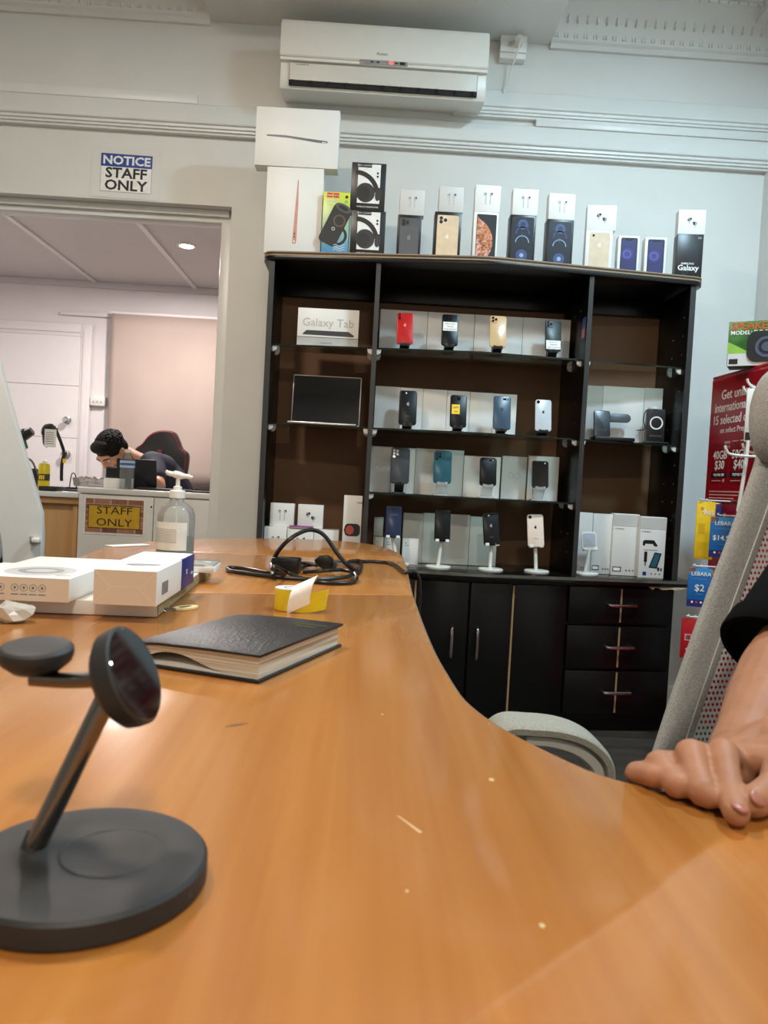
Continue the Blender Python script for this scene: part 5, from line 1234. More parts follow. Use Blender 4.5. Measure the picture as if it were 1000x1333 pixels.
t = thing('tool_tray', 'flat dark tray lying on the white counter right of the laptop', 'tray', (q.x - .02, 4.07, WT + .0005))
mb = MB(); mb.box(-.20, .06, -.05, .05, 0, .012, .003); mb.build('tray', mat('dark_tray', (50, 52, 54), .35), t)
mb = MB(); mb.box(.07, .22, -.06, .06, 0, .009, .003); mb.build('mat', blackp, t)
q = at(146, 630, 4.2)
t = thing('microscope_screen', 'small dark grey screen box on the white counter before the bowed man', 'device', (q.x, 4.22, WT + .0005))
mb = MB(); mb.box(-.042, .042, -.03, .03, 0, .016, .003); mb.build('foot', blackp, t)
mb = MB(); mb.box(-.040, .040, -.012, .012, .016, .112, .004); cs2 = mb.build('casing', mat('slate_plastic_dark', (54, 58, 62), .4), t)
mb = MB(); mb.box(-.032, .032, -.0128, -.0118, .060, .104); mb.build('vent_panel', blackp, cs2, False)
q = at(118, 630, 4.1)
t = thing('parts_tub', 'clear tub of small parts on the white counter in front of the bowed man', 'tub', (q.x, 4.12, WT + .0005))
mb = MB(); mb.lathe([(0, .001), (.085, .001), (.092, .004), (.098, .045), (.094, .045), (.088, .008), (0, .006)], 28); mb.build('tub', clear('tub_plastic', (240, 240, 240), .9, .25), t)
rnd = random.Random(8); mb = MB()
for k in range(60):
    a = rnd.uniform(0, 2 * PI); r_ = .07 * math.sqrt(rnd.random()); s_ = .008
    mb.box(-s_, s_, -s_ * .6, s_ * .6, -.003, .003, T=M.Translation((r_ * math.cos(a), r_ * math.sin(a), rnd.uniform(.013, .052))) @ M.Rotation(rnd.uniform(0, 3), 4, 'Z') @ M.Rotation(rnd.uniform(-1, 1), 4, 'X'))
stuff(mb.build('small_parts', mat('parts_mix', (170, 150, 140), .4, var=.7, scale=60), t, False))
q = at(72, 632, 4.05)
t = thing('card_reader', 'small black box on the front edge of the workbench', 'device', (q.x, 4.0, WB + .0005))
mb = MB(); mb.box(-.045, .045, -.05, .05, 0, .024, .003); mb.build('casing', blackp, t); mb = MB(); mb.box(-.03, .03, -.053, -.049, .006, .018, .001); mb.build('front_plate', softblack, t)
# yellow spray can
q = at(57, 630, 4.1); hb = at(57, 603, 4.1).z - WB
t = thing('spray_can', 'yellow spray can with a white cap on the workbench', 'can', (q.x, 4.1, WB + .0005))
mb = MB(); mb.lathe([(0, 0), (.027, 0), (.0285, .003), (.0285, hb - .012), (.024, hb - .002), (.016, hb), (0, hb)], 28); mb.build('can', mat('can_yellow', (212, 194, 22), .3), t)
mb = MB(); mb.lathe([(.0288, .05), (.0288, .085), (.0284, .085), (.0284, .05), (.0288, .05)], 28); bl_ = mb.build('label', mat('can_dark', (60, 60, 40), .4), t)
for k in range(3):
    mb = MB(); mb.box(-.014 + k * .010, -.007 + k * .010, -.0293, -.0285, .056, .078); mb.build('label_print', yellow, bl_, False)
mb = MB(); mb.lathe([(.013, hb), (.013, hb + .012), (.007, hb + .018), (0, hb + .018)], 20); mb.build('cap', card, t)
# black work lamp with a pinned note
q = at(80, 627, 4.3)
t = thing('work_lamp', 'black jointed work lamp with a paper note pinned to it on the workbench', 'lamp', (q.x, 4.3, WB + .0005))
A_ = lambda px, py: at(px, py, 4.3)
mb = MB(); mb.lathe([(0, 0), (.05, 0), (.052, .004), (.05, .014), (.014, .018), (0, .018)], 28); mb.build('base', blackp, t)
mb = MB(); mb.tube([A_(80, 626), A_(80.5, 605), A_(84, 590)], .009, 10, 3); mb.tube([A_(84, 590), A_(79, 575), A_(73, 560)], .009, 10, 3); mb.build('arm', blackp, t, world=True)
mb = MB(); mb.ball(A_(84, 590), .014, 2); mb.build('joint', blackp, t, world=True)
mb = MB(); mb.tube([A_(73, 560), A_(66, 556), A_(60, 560), A_(60, 575), A_(62, 582)], [.016, .02, .024, .018, .01], 12); mb.build('lamp_head', blackp, t, world=True)
a, b_ = A_(62, 559), A_(76, 583)
mb = MB(); mb.box(a.x, b_.x, 4.262, 4.265, b_.z, a.z); nt_ = mb.build('note', white_ink, t, False, world=True)
mb = MB(); [mb.box(a.x + .008, b_.x - .012, 4.2612, 4.2622, a.z - .02 - k * .012, a.z - .017 - k * .012) for k in range(6)]; mb.build('note_lines', grey_ink, nt_, False, world=True)
q = A_(85, 600)
mb = MB(); mb.box(q.x - .008, q.x + .008, 4.285, 4.29, q.z - .012, q.z + .012); mb.build('yellow_tag', yellow, t, False, world=True)
# black bundle at the left
q = at(36, 628, 4.2)
t = thing('work_light', 'black clamp light with a green cable at the left end of the workbench', 'lamp', (q.x, 4.2, WB + .0005))
A_ = lambda px, py: at(px, py, 4.2)
mb = MB(); mb.box(-.06, .05, -.05, .05, 0, .11, .012); mb.build('housing', blackp, t)
mb = MB(); mb.tube([(-.05, -.02, .10), (-.02, -.04, .16), (.03, -.03, .15), (.05, -.0, .08)], .006, 8); mb.build('handle', mat('grey_plastic', (120, 120, 120), .4), t)
mb = MB(); mb.tube([A_(33, 598), A_(31, 580), A_(32, 570)], .010, 10, 3); mb.build('neck', blackp, t, world=True)
mb = MB(); mb.ball(A_(31, 565), .030, 2); mb.cone(A_(31, 567), A_(42, 561), .03, .022, 16); mb.build('lamp_head', blackp, t, world=True)
mb = MB(); mb.tube([A_(29, 562), A_(31, 574), A_(34, 584)], .013, 8); mb.build('green_cable', mat('dark_green', (30, 84, 46), .5), t, world=True)
q = at(43, 630, 4.02)
t = thing('red_cap', 'small red capped pot at the left end of the workbench', 'pot', (q.x, 4.02, WB + .0005))
mb = MB(); mb.lathe([(0, 0), (.018, 0), (.018, .012), (0, .012)], 20); mb.build('pot', plas, t); mb = MB(); mb.lathe([(0, .012), (.0195, .012), (.0195, .032), (.017, .035), (0, .035)], 20); mb.build('lid', red, t)
q = at(93, 628, 4.25)
t = thing('cutting_mat', 'dark blue silicone mat with tools on the workbench beside the lamp', 'mat', (q.x + .02, 4.2, WB + .0005))
mb = MB(); mb.box(-.035, .05, -.07, .03, 0, .010, .003); mb.build('sheet', mat('mat_blue', (52, 62, 84), .5), t)
mb = MB(); mb.tube([(-.03, .0, .0155), (.045, .0, .0155)], .005, 8, 1); mb.build('pen', blackp, t)
mb = MB(); mb.tube([(.0, -.03, .012), (.01, -.03, .09), (.03, -.03, .085), (.038, -.03, .013)], .003, 8); mb.build('wire', blackp, t)
# ---- man bowed over the bench
man = thing('person', 'dark haired man in a navy t-shirt bowed over the counter beyond the opening', 'person', (-1.36, 4.86, 0))
hc = at(146, 588, 4.70)
Th = M.Translation(hc) @ M.Rotation(math.radians(152), 4, 'Z') @ M.Rotation(math.radians(-50), 4, 'X')
shR, shL = at(184, 613, 4.86), at(207, 611, 4.72)
mid = (shR + shL) / 2
mb = MB(); head(mb, Th, .98)
nb = hc + (Th.to_3x3() @ V((0, -.05, -.07)))
chest = V((-1.20, 4.90, .92)); shA = V((-1.40, 4.90, .96)); shB = at(198, 604, 4.74)
mb.chain([(*nb, .055), (*(nb.lerp(V((-1.28, 4.83, .96)), .6)), .058), (-1.28, 4.83, .95, .07)])
mb.chain([(-1.20, 4.95, .61, .145), (-1.21, 4.95, .75, .14), (-1.27, 4.86, .90, .12)])
elB = at(207, 633, 4.56); haB = V((-1.22, 4.47, WT + .045))
elA = V((-1.50, 4.62, WT + .02)); haA = V((-1.40, 4.46, WT + .045))
mb.chain([(*shB, .055), (*(shB.lerp(elB, .5)), .047), (*elB, .040), (*(elB.lerp(haB, .6)), .034), (*haB, .026)])
mb.chain([(*shA, .055), (*(shA.lerp(elA, .5)), .047), (*elA, .040), (*(elA.lerp(haA, .6)), .034), (*haA, .026)])
def simple_hand(mb, w_, d, side, up):
    d = d.normalized(); s_ = side.normalized(); c = w_ + d * .045
    mb.chain([(*w_, .026), (*(w_ + d * .03 + s_ * .012), .024), (*(w_ + d * .075 + s_ * .02), .017)]); mb.chain([(*(w_ + d * .03 - s_ * .012), .023), (*(w_ + d * .075 - s_ * .02), .016)])
    for k, ln in enumerate((.066, .078, .074, .058)):
        b_ = w_ + d * .078 + s_ * (.030 - k * .019); t1 = b_ + d * ln * .55 + up * .006; t2 = b_ + d * ln - up * .014
        mb.chain([(*b_, .010), (*t1, .009), (*t2, .0075)], 10)
    mb.chain([(*(w_ + d * .025 + s_ * .026), .013), (*(w_ + d * .055 + s_ * .05), .011), (*(w_ + d * .085 + s_ * .056), .0085)], 10)
simple_hand(mb, haB, V((-1, -.1, -.0)), V((0, -1, 0)), V((0, 0, 1)))
simple_hand(mb, haA, V((1, -.35, 0)), V((0, -1, 0)), V((0, 0, 1)))
for s in (-1, 1):
    mb.chain([(-1.20 + s * .09, 4.98, .56, .085), (-1.24 + s * .11, 4.62, .56, .066), (-1.24 + s * .12, 4.60, .30, .052), (-1.24 + s * .12, 4.64, .09, .042), (-1.25 + s * .13, 4.56, .045, .036)])
remesh(mb, 'body', skin2, man, .007, 5)
face_parts(man, Th, .98, eyem, browm); hair(man, Th, 1.0, hairm, 4)
shirt = mat('navy_jersey', (32, 36, 52), .8, var=.12, scale=20)
mb = MB(); mb.chain([(-1.20, 4.95, .63, .165), (-1.21, 4.95, .75, .16), (-1.25, 4.88, .89, .14)])
mb.chain([(*shA, .075), (-1.27, 4.85, .975, .10), (*shB, .082)]); mb.chain([(-1.27, 4.85, .99, .088), (*(nb.lerp(V((-1.28, 4.83, .96)), .62)), .066)]); mb.chain([(*shB, .078), (*(shB.lerp(elB, .62)), .064)]); mb.chain([(*shA, .078), (*(shA.lerp(elA, .62)), .064)])
remesh(mb, 'tshirt', shirt, man, .009, 6)
mb = MB()
for s in (-1, 1): mb.chain([(-1.20 + s * .09, 4.99, .56, .10), (-1.24 + s * .11, 4.62, .56, .078), (-1.24 + s * .12, 4.60, .30, .064), (-1.24 + s * .12, 4.64, .11, .056)])
remesh(mb, 'trousers', mat('dark_denim', (30, 32, 40), .8), man, .010, 5)
for s in (-1, 1):
    mb = MB(); mb.chain([(-1.24 + s * .12, 4.66, .045, .043), (-1.25 + s * .13, 4.55, .038, .037)]); remesh(mb, 'shoe', blackp, man, .008, 3)
# ---- gaming chair behind him
gY = 5.22
gc = thing('gaming_chair', 'black racing style chair with red piping behind the bowed man', 'chair', (-1.12, gY - .1, 0))
leather = mat('black_leather', (34, 33, 36), .42, bump=.1, scale=90)
G = lambda px, py, Y=gY: at(px, py, Y)
ol = [(178, 640), (176, 600), (177, 585), (186, 578), (194, 568), (203, 562.5), (215, 560.5), (228, 563), (234, 574), (238, 584), (245, 590), (246, 600), (243, 618), (238, 636), (236, 655)]
pts = [(G(*p).x, G(*p).z) for p in ol]
pts = [(p.x, p.y) for p in smooth([(x, z, 0) for x, z in pts], 3)]
mb = MB(); mb.plate(pts + [(pts[-1][0] - .04, .50), (pts[0][0] + .04, .50)], gY - .045, gY + .045, edge=.02); mb.build('backrest', leather, gc, world=True)
cx = sum(p[0] for p in pts) / len(pts); cz = sum(p[1] for p in pts) / len(pts)
mb = MB(); mb.tube([(cx + (x - cx) * .93, gY - .050, cz + (z - cz) * .93) for x, z in pts[6:]], .0035, 8, 1); mb.build('red_piping', mat('red_piping', (150, 34, 44), .5), gc, world=True)
mb = MB(); mb.tube([(G(*p).x, gY - .052, G(*p).z) for p in ((205, 597), (222, 600), (226, 612), (222, 634))], .005, 8, 4); mb.build('red_piping', MATS['red_piping'], gc, world=True)
a, b_ = G(204, 599), G(226, 632); mb = MB(); mb.box(a.x, b_.x, gY - .075, gY - .04, b_.z, a.z, .014); mb.build('lumbar_pad', leather, gc, world=True)
a, b_ = G(208, 586), G(213, 598); mb = MB(); mb.box(a.x, b_.x, gY - .055, gY - .044, b_.z, a.z, .003); mb.build('red_strap', MATS['red_piping'], gc, world=True)
q = G(222, 599); mb = MB(); mb.tube([(q.x - .01, gY - .06, q.z + .02), (q.x + .02, gY - .065, q.z), (q.x + .03, gY - .06, q.z - .035)], .008, 8); mb.build('grey_strap', mat('grey_strap', (150, 148, 150), .5), gc, world=True)
mb = MB(); mb.box(-1.43, -.89, 4.90, gY - .06, .345, .445, .03); mb.build('seat', leather, gc, world=True)
mb = MB(); mb.cyl((-1.16, 5.05, .10), (-1.16, 5.05, .35), .03, 16); mb.build('gas_column', blackp, gc, world=True)
for k in range(5):
    a = 2 * PI * k / 5 + .3; e = V((-1.16 + .3 * math.cos(a), 5.05 + .3 * math.sin(a), .075))
    mb = MB(); mb.cone((-1.16, 5.05, .11), e, .028, .018, 12); lg = mb.build('leg', blackp, gc, world=True)
    mb = MB(); mb.cyl(e + V((-.02, 0, -.043)), e + V((.02, 0, -.043)), .031, 16); mb.build('caster', blackp, lg, world=True)
# ------------------------------------------------------------------ red prepaid stand on the right
Pa = at(930, 495, 2.90); Pb = at(1000, 478, 2.54)
dv = V((Pb.x - Pa.x, Pb.y - Pa.y, 0)).normalized(); az = math.atan2(dv.y, dv.x)
st = thing('display_stand', 'red prepaid display stand with a poster header and wire hooks by the right wall', 'display stand', (Pa.x, Pa.y, 0), az)
ZT = Pa.z; ZP = at(920, 652, 2.90).z
IW = st.matrix_world; IWm = (M.Translation((Pa.x, Pa.y, 0)) @ M.Rotation(az, 4, 'Z')).inverted()
lo = lambda px, py, Y: IWm @ at(px, py, Y)
posterm = mat('poster_red', (178, 24, 38), .22, var=.05, scale=4)
PW = .62
mb = MB(); mb.box(.02, PW, .012, .03, .12, ZT - .02, .003); mb.build('back_panel', red, st)
mb = MB(); mb.box(-.012, PW, 0, .006, ZP, ZT, .002); po_ = mb.build('poster', posterm, st)
mb = MB(); mb.box(-.004, PW - .008, -.0008, .0002, ZP + .008, ZT - .008); mb.build('poster_face', mat('poster_deep_red', (158, 18, 32), .25, var=.04, scale=4), po_, False)
hh_ = ZT - ZP
def pt(s, x, v, size, m=white_ink, **k): return text(po_, s, x, ZP + v * hh_, size, m, -.0012, align=k.pop('align', 'CENTER'), **k)
cxp = .205
pt('Get unlimited', cxp, .855, .050, bold=.01); pt('international calls to', cxp, .755, .048, bold=.01, sx=.92); pt('15 selected countries', cxp, .655, .048, bold=.01, sx=.92)
pt('on select Prepaid Plus', cxp, .57, .030)
for k, y in enumerate((.47, .435)):
    for j in range(4):
        mb = MB(); mb.box(.11 + j * .055, .15 + j * .055, -.0012, -.0006, ZP + y * hh_ - .005, ZP + y * hh_ + .005); mb.build('fine_print', mat('pale_pink_ink', (222, 170, 170), .5), po_, False)
for k, (g_, d_) in enumerate((('40GB', '$30'), ('50GB', '$40'), ('60GB', '$50'))):
    x = .085 + k * .135
    mb = MB(); mb.rbox(.122, .0012, .150, .006, M.Translation((x, -.0006, ZP + .145 * hh_))); cdp = mb.build('plan_panel', mat('plan_red', (140, 14, 28), .3), po_)
    text(cdp, g_, x, ZP + .37 * hh_, .044, white_ink, -.0016, bold=.012); text(cdp, d_, x, ZP + .29 * hh_, .046, white_ink, -.0016, bold=.012)
    mb = MB(); mb.box(x - .056, x + .056, -.0018, -.001, ZP + .19 * hh_, ZP + .235 * hh_); mb.build('plan_band', mat('band_dark', (40, 24, 40), .4), cdp, False)
    text(cdp, 'PREPAID SIM', x, ZP + .212 * hh_, .014, white_ink, -.002, bold=.01)
    mb = MB(); mb.disc(x + .035, ZP + .168 * hh_, .007, .007, -.0018, -.001, 14); mb.build('plan_mark', mat('mark_pink', (236, 150, 150), .5), cdp, False)
    mb = MB(); mb.box(x - .05, x + .015, -.0018, -.001, ZP + .163 * hh_, ZP + .17 * hh_); mb.build('fine_print', MATS['pale_pink_ink'], cdp, False)
mb = MB(); mb.ring(.17, ZP + .13 * hh_, .085, .09, -.001, -.0007, 30, 180, 360); mb.build('ring_print', MATS['plan_red'], po_, False)
for k in range(3):
    mb = MB(); mb.box(.02, .26 - k * .03, -.0012, -.0006, ZP + .075 * hh_ - k * .012, ZP + .08 * hh_ - k * .012 + .002); mb.build('fine_print', MATS['pale_pink_ink'], po_, False)
pt('Optus', .37, .05, .048, bold=.012)
mb = MB(); mb.box(-.01, PW, -.0, .12, ZT + .001, ZT + .012, .002); mb.build('top_shelf', red, st)
mb = MB(); mb.box(.0, PW, -.14, .2, 0, .02, .004); mb.build('foot', red, st)
mb = MB(); mb.box(.25, .33, .03, .055, .02, ZT - .03, .003); mb.build('upright', blackp, st)
# wire hooks at the near end and the white price holder
wirem = mat('white_wire', (226, 224, 218), .3)
def hook(px, py, Y, ln=.16):
    q = lo(px, py, Y)
    mb = MB(); mb.tube([(q.x + .0, .012, q.z - .03), (q.x, -.03, q.z - .03), (q.x, q.y + .03, q.z - .028), (q.x, q.y + .006, q.z - .014), (q.x, q.y, q.z)], .0042, 8); mb.build('wire_hook', wirem, st)
for px, py, Y in ((973, 493, 2.46), (968, 503, 2.52), (944, 580, 2.42), (967, 577, 2.46)): hook(px, py, Y)
a = lo(985, 545, 2.44)
mb = MB(M.Translation((a.x, a.y, a.z)) @ M.Rotation(.9, 4, 'Z')); mb.box(-.032, .032, -.012, .012, -.075, .095, .003); hp_ = mb.build('price_holder', plas, st)
mb = MB(M.Translation((a.x, a.y, a.z)) @ M.Rotation(.9, 4, 'Z')); mb.box(-.028, .004, -.0128, -.0118, -.07, -.045); mb.build('holder_print', ink, hp_, False)
mb = MB(M.Translation((a.x, a.y, a.z)) @ M.Rotation(.9, 4, 'Z')); mb.tube([(-.018, -.010, -.072), (-.022, -.010, -.16), (-.034, -.010, -.30)], .006, 8); mb.build('hanger_rod', wirem, hp_)
mb = MB(M.Translation((a.x, a.y, a.z))); mb.tube([(0, .0, .05), (0, -a.y + .012, .05)], .004, 8, 1); mb.build('wire_hook', wirem, st)
# hanging packs
def pack(label, name, px0, px1, py0, py1, Y, m, rz, parts, grp='prepaid packs on the red stand'):
    cxp_, cyp = (px0 + px1) / 2, (py0 + py1) / 2
    q = at(cxp_, cyp, Y); wd_ = (at(px1, cyp, Y).x - at(px0, cyp, Y).x) / math.cos(rz); hg = at(cxp_, py0, Y).z - at(cxp_, py1, Y).z
    t = thing(name, label, 'pack', (q.x, q.y, q.z - hg / 2), rz, grp)
    mb = MB(); mb.box(-wd_ / 2, wd_ / 2, -.004, .004, 0, hg, .0015); mb.build('card', m, t)
    mb = MB(); mb.ring(0, hg + .0052, .0045, .0062, -.0015, .0015, 16, T=M.Rotation(az - rz + PI, 4, 'Z')); mb.build('hang_tab', plas, t)
    L = M.Translation(q) @ M.Rotation(rz, 4, 'Z')
    n_ = (IWm @ q); mb = MB(); mb.tube([(n_.x, .014, n_.z + hg / 2 + .0052), (n_.x, n_.y - .014, n_.z + hg / 2 + .0052), (n_.x, n_.y - .020, n_.z + hg / 2 + .012)], .0028, 8, 2); mb.build('peg_hook', wirem, st)
    for kind, *a in parts:
        if kind == 'r':
            u0, u1, v0, v1, mm = a; mb = MB(); mb.box((u0 - .5) * wd_, (u1 - .5) * wd_, -.0046, -.004, v0 * hg, v1 * hg); mb.build('print', mm, t, False)
        elif kind == 'd':
            u, v, r_, mm = a; mb = MB(); mb.disc((u - .5) * wd_, v * hg, r_, r_, -.0049, -.004, 12); mb.build('print', mm, t, False)
        else:
            s_, u, v, sz, mm = a; text(t, s_, (u - .5) * wd_, v * hg, sz, mm, -.0052, bold=.01)
    return t
orange = mat('orange_print', (236, 150, 40), .4); deep = mat('deep_blue_print', (30, 40, 110), .4); pinkm = mat('pink_print', (214, 60, 110), .4)
pack('yellow prepaid pack hanging in front of the red panel below the poster', 'prepaid_pack', 907, 928, 653, 728, 2.72, yellow, -.35, [('r', .1, .9, .04, .30, mat('yellow_deep', (226, 178, 20), .4)), ('t', '4us', .62, .82, .030, white_ink), ('r', .15, .5, .45, .62, mat('yellow_deep', (226, 178, 20), .4)), ('d', .3, .88, .006, orange)])
pack('dark blue and pink pack half hidden behind the yellow prepaid pack', 'prepaid_pack', 909, 937, 657, 700, 2.80, deep, -.35, [('r', .0, .35, .1, .6, pinkm), ('r', .02, .3, .7, .9, white_ink)])
leb = lambda pr: [('r', 0, 1, .84, .99, mat('sky_blue_print', (60, 150, 214), .4)), ('r', 0, .3, .86, 1, orange), ('t', 'LEBARA', .54, .84, .0185, white_ink), ('r', .2, .8, .70, .715, mat('sky_blue_print', (60, 150, 214), .4)), ('t', pr, .5, .48, .032 if len(pr) < 4 else .024, white_ink), ('r', .35, .65, .32, .335, mat('sky_blue_print', (60, 150, 214), .4)), ('r', 0, 1, .0, .18, deep)] + [('d', .22 + .19 * k, .12, .0038, mm) for k, mm in enumerate((white_ink, pinkm, white_ink, pinkm))]
pack('blue prepaid pack priced $14.90 hanging right of the yellow pack', 'prepaid_pack', 926, 956, 673, 726, 2.60, blue, -.30, leb('$14.90'))
pack('blue prepaid pack priced $2 hanging lower on the red stand', 'prepaid_pack', 897, 924, 739, 790, 2.60, blue, -.30, leb('$2'))
pack('blue pack with an orange corner partly behind the $2 prepaid pack', 'prepaid_pack', 923, 945, 742, 790, 2.70, blue, -.30, [('r', 0, .3, .86, 1, orange)])
pack('red prepaid card hanging lowest on the red stand', 'prepaid_pack', 888, 918, 805, 857, 2.55, red, -.25, [('r', .14, .40, .44, .60, mat('pale_pink_ink', (222, 170, 170), .5)), ('r', .17, .37, .46, .58, red), ('t', 'optus', .74, .52, .016, white_ink), ('t', 'Starter Pack', .5, .22, .010, white_ink)])
# green speaker carton standing on the stand
q = at(978, 485, 2.66); a, b_ = at(955, 455, 2.66), at(1003, 455, 2.66)
class Hold: pass
sp = thing('speaker_carton', 'green speaker carton standing on top of the red prepaid stand', 'box', (q.x + .01, q.y, ZT + .0135), -.55)
B = Hold(); B.t = sp; B.w = .17; B.h = at(978, 421, 2.66).z - ZT - .012; B.d = .09; B.f = -.045; B.y = lambda k: B.f - .0004 * k
mb = MB(); mb.box(-B.w / 2, B.w / 2, -.045, .045, 0, B.h, .0015); mb.build('carton', mat('carton_green', (52, 110, 44), .35, var=.5, scale=14), sp)
mb = MB(); mb.box(-B.w / 2 + .002, B.w / 2 - .002, -.0455, -.0449, 0, B.h * .28); mb.build('white_band', card2, sp, False)
mb = MB(); mb.plate([(-B.w / 2, B.h * .28), (-.01, B.h * .28), (-B.w / 2, B.h * .55)], -.0457, -.0449); mb.build('leaf_print', mat('print_lime', (140, 184, 70), .4), sp, False)
text(sp, 'SPEAKER', -.01, B.h * .88, .034, mat('orange_red_ink', (206, 80, 40), .4), -.0462, bold=.015); text(sp, 'MODEL: DG-340', -.01, B.h * .74, .019, white_ink, -.0462, bold=.01)
mb = MB(); mb.box(-.078, -.050, -.046, -.045, .006, .024); mb.build('symbol', ink, sp, False)
mb = MB(); mb.rbox(.13, .006, .105, .03, M.Translation((.042, -.047, .012))); mb.build('speaker_picture', mat('picture_black', (26, 28, 30), .4), sp)
mb = MB(); mb.ring(.038, .062, .026, .036, -.0515, -.049); mb.disc(.038, .062, .016, .016, -.0515, -.049); mb.build('cone_picture', mat('cone_blue_grey', (70, 80, 100), .4), sp, False)

# ------------------------------------------------------------------ pale grey mesh chair on the right
fabric = mat('grey_weave', (166, 166, 164), .85, var=.22, scale=420, bump=.3)
meshm = bpy.data.materials.new('perforated_mesh'); meshm.use_nodes = True; nt = meshm.node_tree; bs_ = nt.nodes['Principled BSDF']
bs_.inputs['Base Color'].default_value = lin((226, 226, 226)); bs_.inputs['Roughness'].default_value = .7
tc = nt.nodes.new('ShaderNodeTexCoord'); mp = nt.nodes.new('ShaderNodeMapping'); mp.inputs['Scale'].default_value = (150, 150, 128)
nt.links.new(tc.outputs['Object'], mp.inputs[0]); sx = nt.nodes.new('ShaderNodeSeparateXYZ'); nt.links.new(mp.outputs[0], sx.inputs[0])
def mth(op, a, b=None):
    n_ = nt.nodes.new('ShaderNodeMath'); n_.operation = op
    for i, q in enumerate((a, b)):
        if q is None: continue
        if isinstance(q, (int, float)): n_.inputs[i].default_value = q
        else: nt.links.new(q, n_.inputs[i])
    return n_.outputs[0]
row = mth('FLOOR', sx.outputs[2]); off = mth('MULTIPLY', mth('MODULO', row, 2.0), .5)
fx = mth('SUBTRACT', mth('FRACT', mth('ADD', sx.outputs[0], off)), .5); fz = mth('SUBTRACT', mth('FRACT', sx.outputs[2]), .5)
dd = mth('ADD', mth('MULTIPLY', fx, fx), mth('MULTIPLY', fz, fz)); hole = mth('LESS_THAN', dd, .085)
tr_ = nt.nodes.new('ShaderNodeBsdfTransparent'); mxs = nt.nodes.new('ShaderNodeMixShader')
nt.links.new(hole, mxs.inputs[0]); nt.links.new(bs_.outputs[0], mxs.inputs[1]); nt.links.new(tr_.outputs[0], mxs.inputs[2]); nt.links.new(mxs.outputs[0], nt.nodes['Material Output'].inputs[0])
CHY = 1.06
oc = thing('office_chair', 'pale grey mesh office chair holding the person at the right of the desk', 'chair', (.74, .92, 0))
Cp = lambda px, py, Y: at(px, py, Y)
# left edge of the frame, bottom to top; mirrored about x = .735
le = [Cp(838, 1025, 1.00), Cp(852, 985, 1.01), Cp(875, 915, 1.02), Cp(903, 835, 1.03), Cp(932, 755, 1.05), Cp(962, 675, 1.07), Cp(985, 608, 1.09), Cp(1003, 540, 1.11), Cp(1025, 480, 1.13)]
off_ = V((.019, 0, 0)); le = [p + off_ for p in le]
MX = .735
ri = [V((2 * MX - p.x, p.y, p.z)) for p in le]
loop = le + [V((MX - .10, 1.14, le[-1].z + .04)), V((MX, 1.145, le[-1].z + .05)), V((MX + .10, 1.14, le[-1].z + .04))] + ri[::-1] + [V((ri[0].x - .05, 1.0, ri[0].z - .05)), V((MX, 1.0, ri[0].z - .065)), V((le[0].x + .05, 1.0, le[0].z - .05)), le[0]]
mb = MB(); mb.tube(loop, .02, 14, 6, flat=(.0215, .011, V((0, -1, 0)))); mb.build('backrest_frame', fabric, oc, world=True)
mb = MB(); mb.tube([p + V((.010, -.0115, 0)) for p in le], .0009, 6, 4); mb.build('stitching', mat('pale_thread', (206, 203, 196), .8), oc, world=True)
mb = MB(); P_ = smooth(le, 3); nn = 10; rows_ = []
for p in P_:
    rw = []
    for k in range(nn + 1):
        u = k / nn; x = p.x + .012 + (2 * MX - 2 * p.x - .024) * u
        rw.append(mb.bm.verts.new((x, p.y + .045 * math.sin(PI * u), p.z)))
    rows_.append(rw)
for a, b_ in zip(rows_, rows_[1:]):
    for k in range(nn): mb.bm.faces.new((a[k], a[k + 1], b_[k + 1], b_[k]))
mb.build('backrest_mesh', meshm, oc, world=True)
hq = Cp(1022, 535, 1.06)
mb = MB(); mb.rbox(.30, .07, .15, .05, M.Translation((MX, 1.07, hq.z - .065)), seg=6, edge=.02)
hr = mb.build('headrest', fabric, oc, world=True)
q = Cp(1000, 540, 1.06)
mb = MB(); mb.ball((q.x + .012, 1.075, q.z), (.028, .03, .066), 3); mb.build('headrest_end', fabric, oc, world=True)
mb = MB(); mb.tube([(MX, 1.16, .42), (MX, 1.19, .60), (MX, 1.19, .9), (MX, 1.17, 1.08)], .02, 10); mb.build('spine', mat('pale_plastic', (190, 188, 182), .4), oc, world=True)
mb = MB(); mb.rbox(.54, .46, .066, .03, M.Translation((MX, .84, .366)), edge=.02); mb.build('seat', fabric, oc, world=True)
mb = MB(); mb.cyl((MX, .92, .11), (MX, .92, .37), .028, 16); mb.build('gas_column', blackp, oc, world=True)
for k in range(5):
    a = 2 * PI * k / 5 + .3; e = V((MX + .29 * math.cos(a), .92 + .29 * math.sin(a), .075))
    mb = MB(); mb.cone((MX, .92, .12), e, .028, .018, 12); lg = mb.build('leg', MATS['pale_plastic'], oc, world=True)
    mb = MB(); mb.cyl(e + V((-.02, 0, -.042)), e + V((.02, 0, -.042)), .031, 16); mb.build('caster', blackp, lg, world=True)
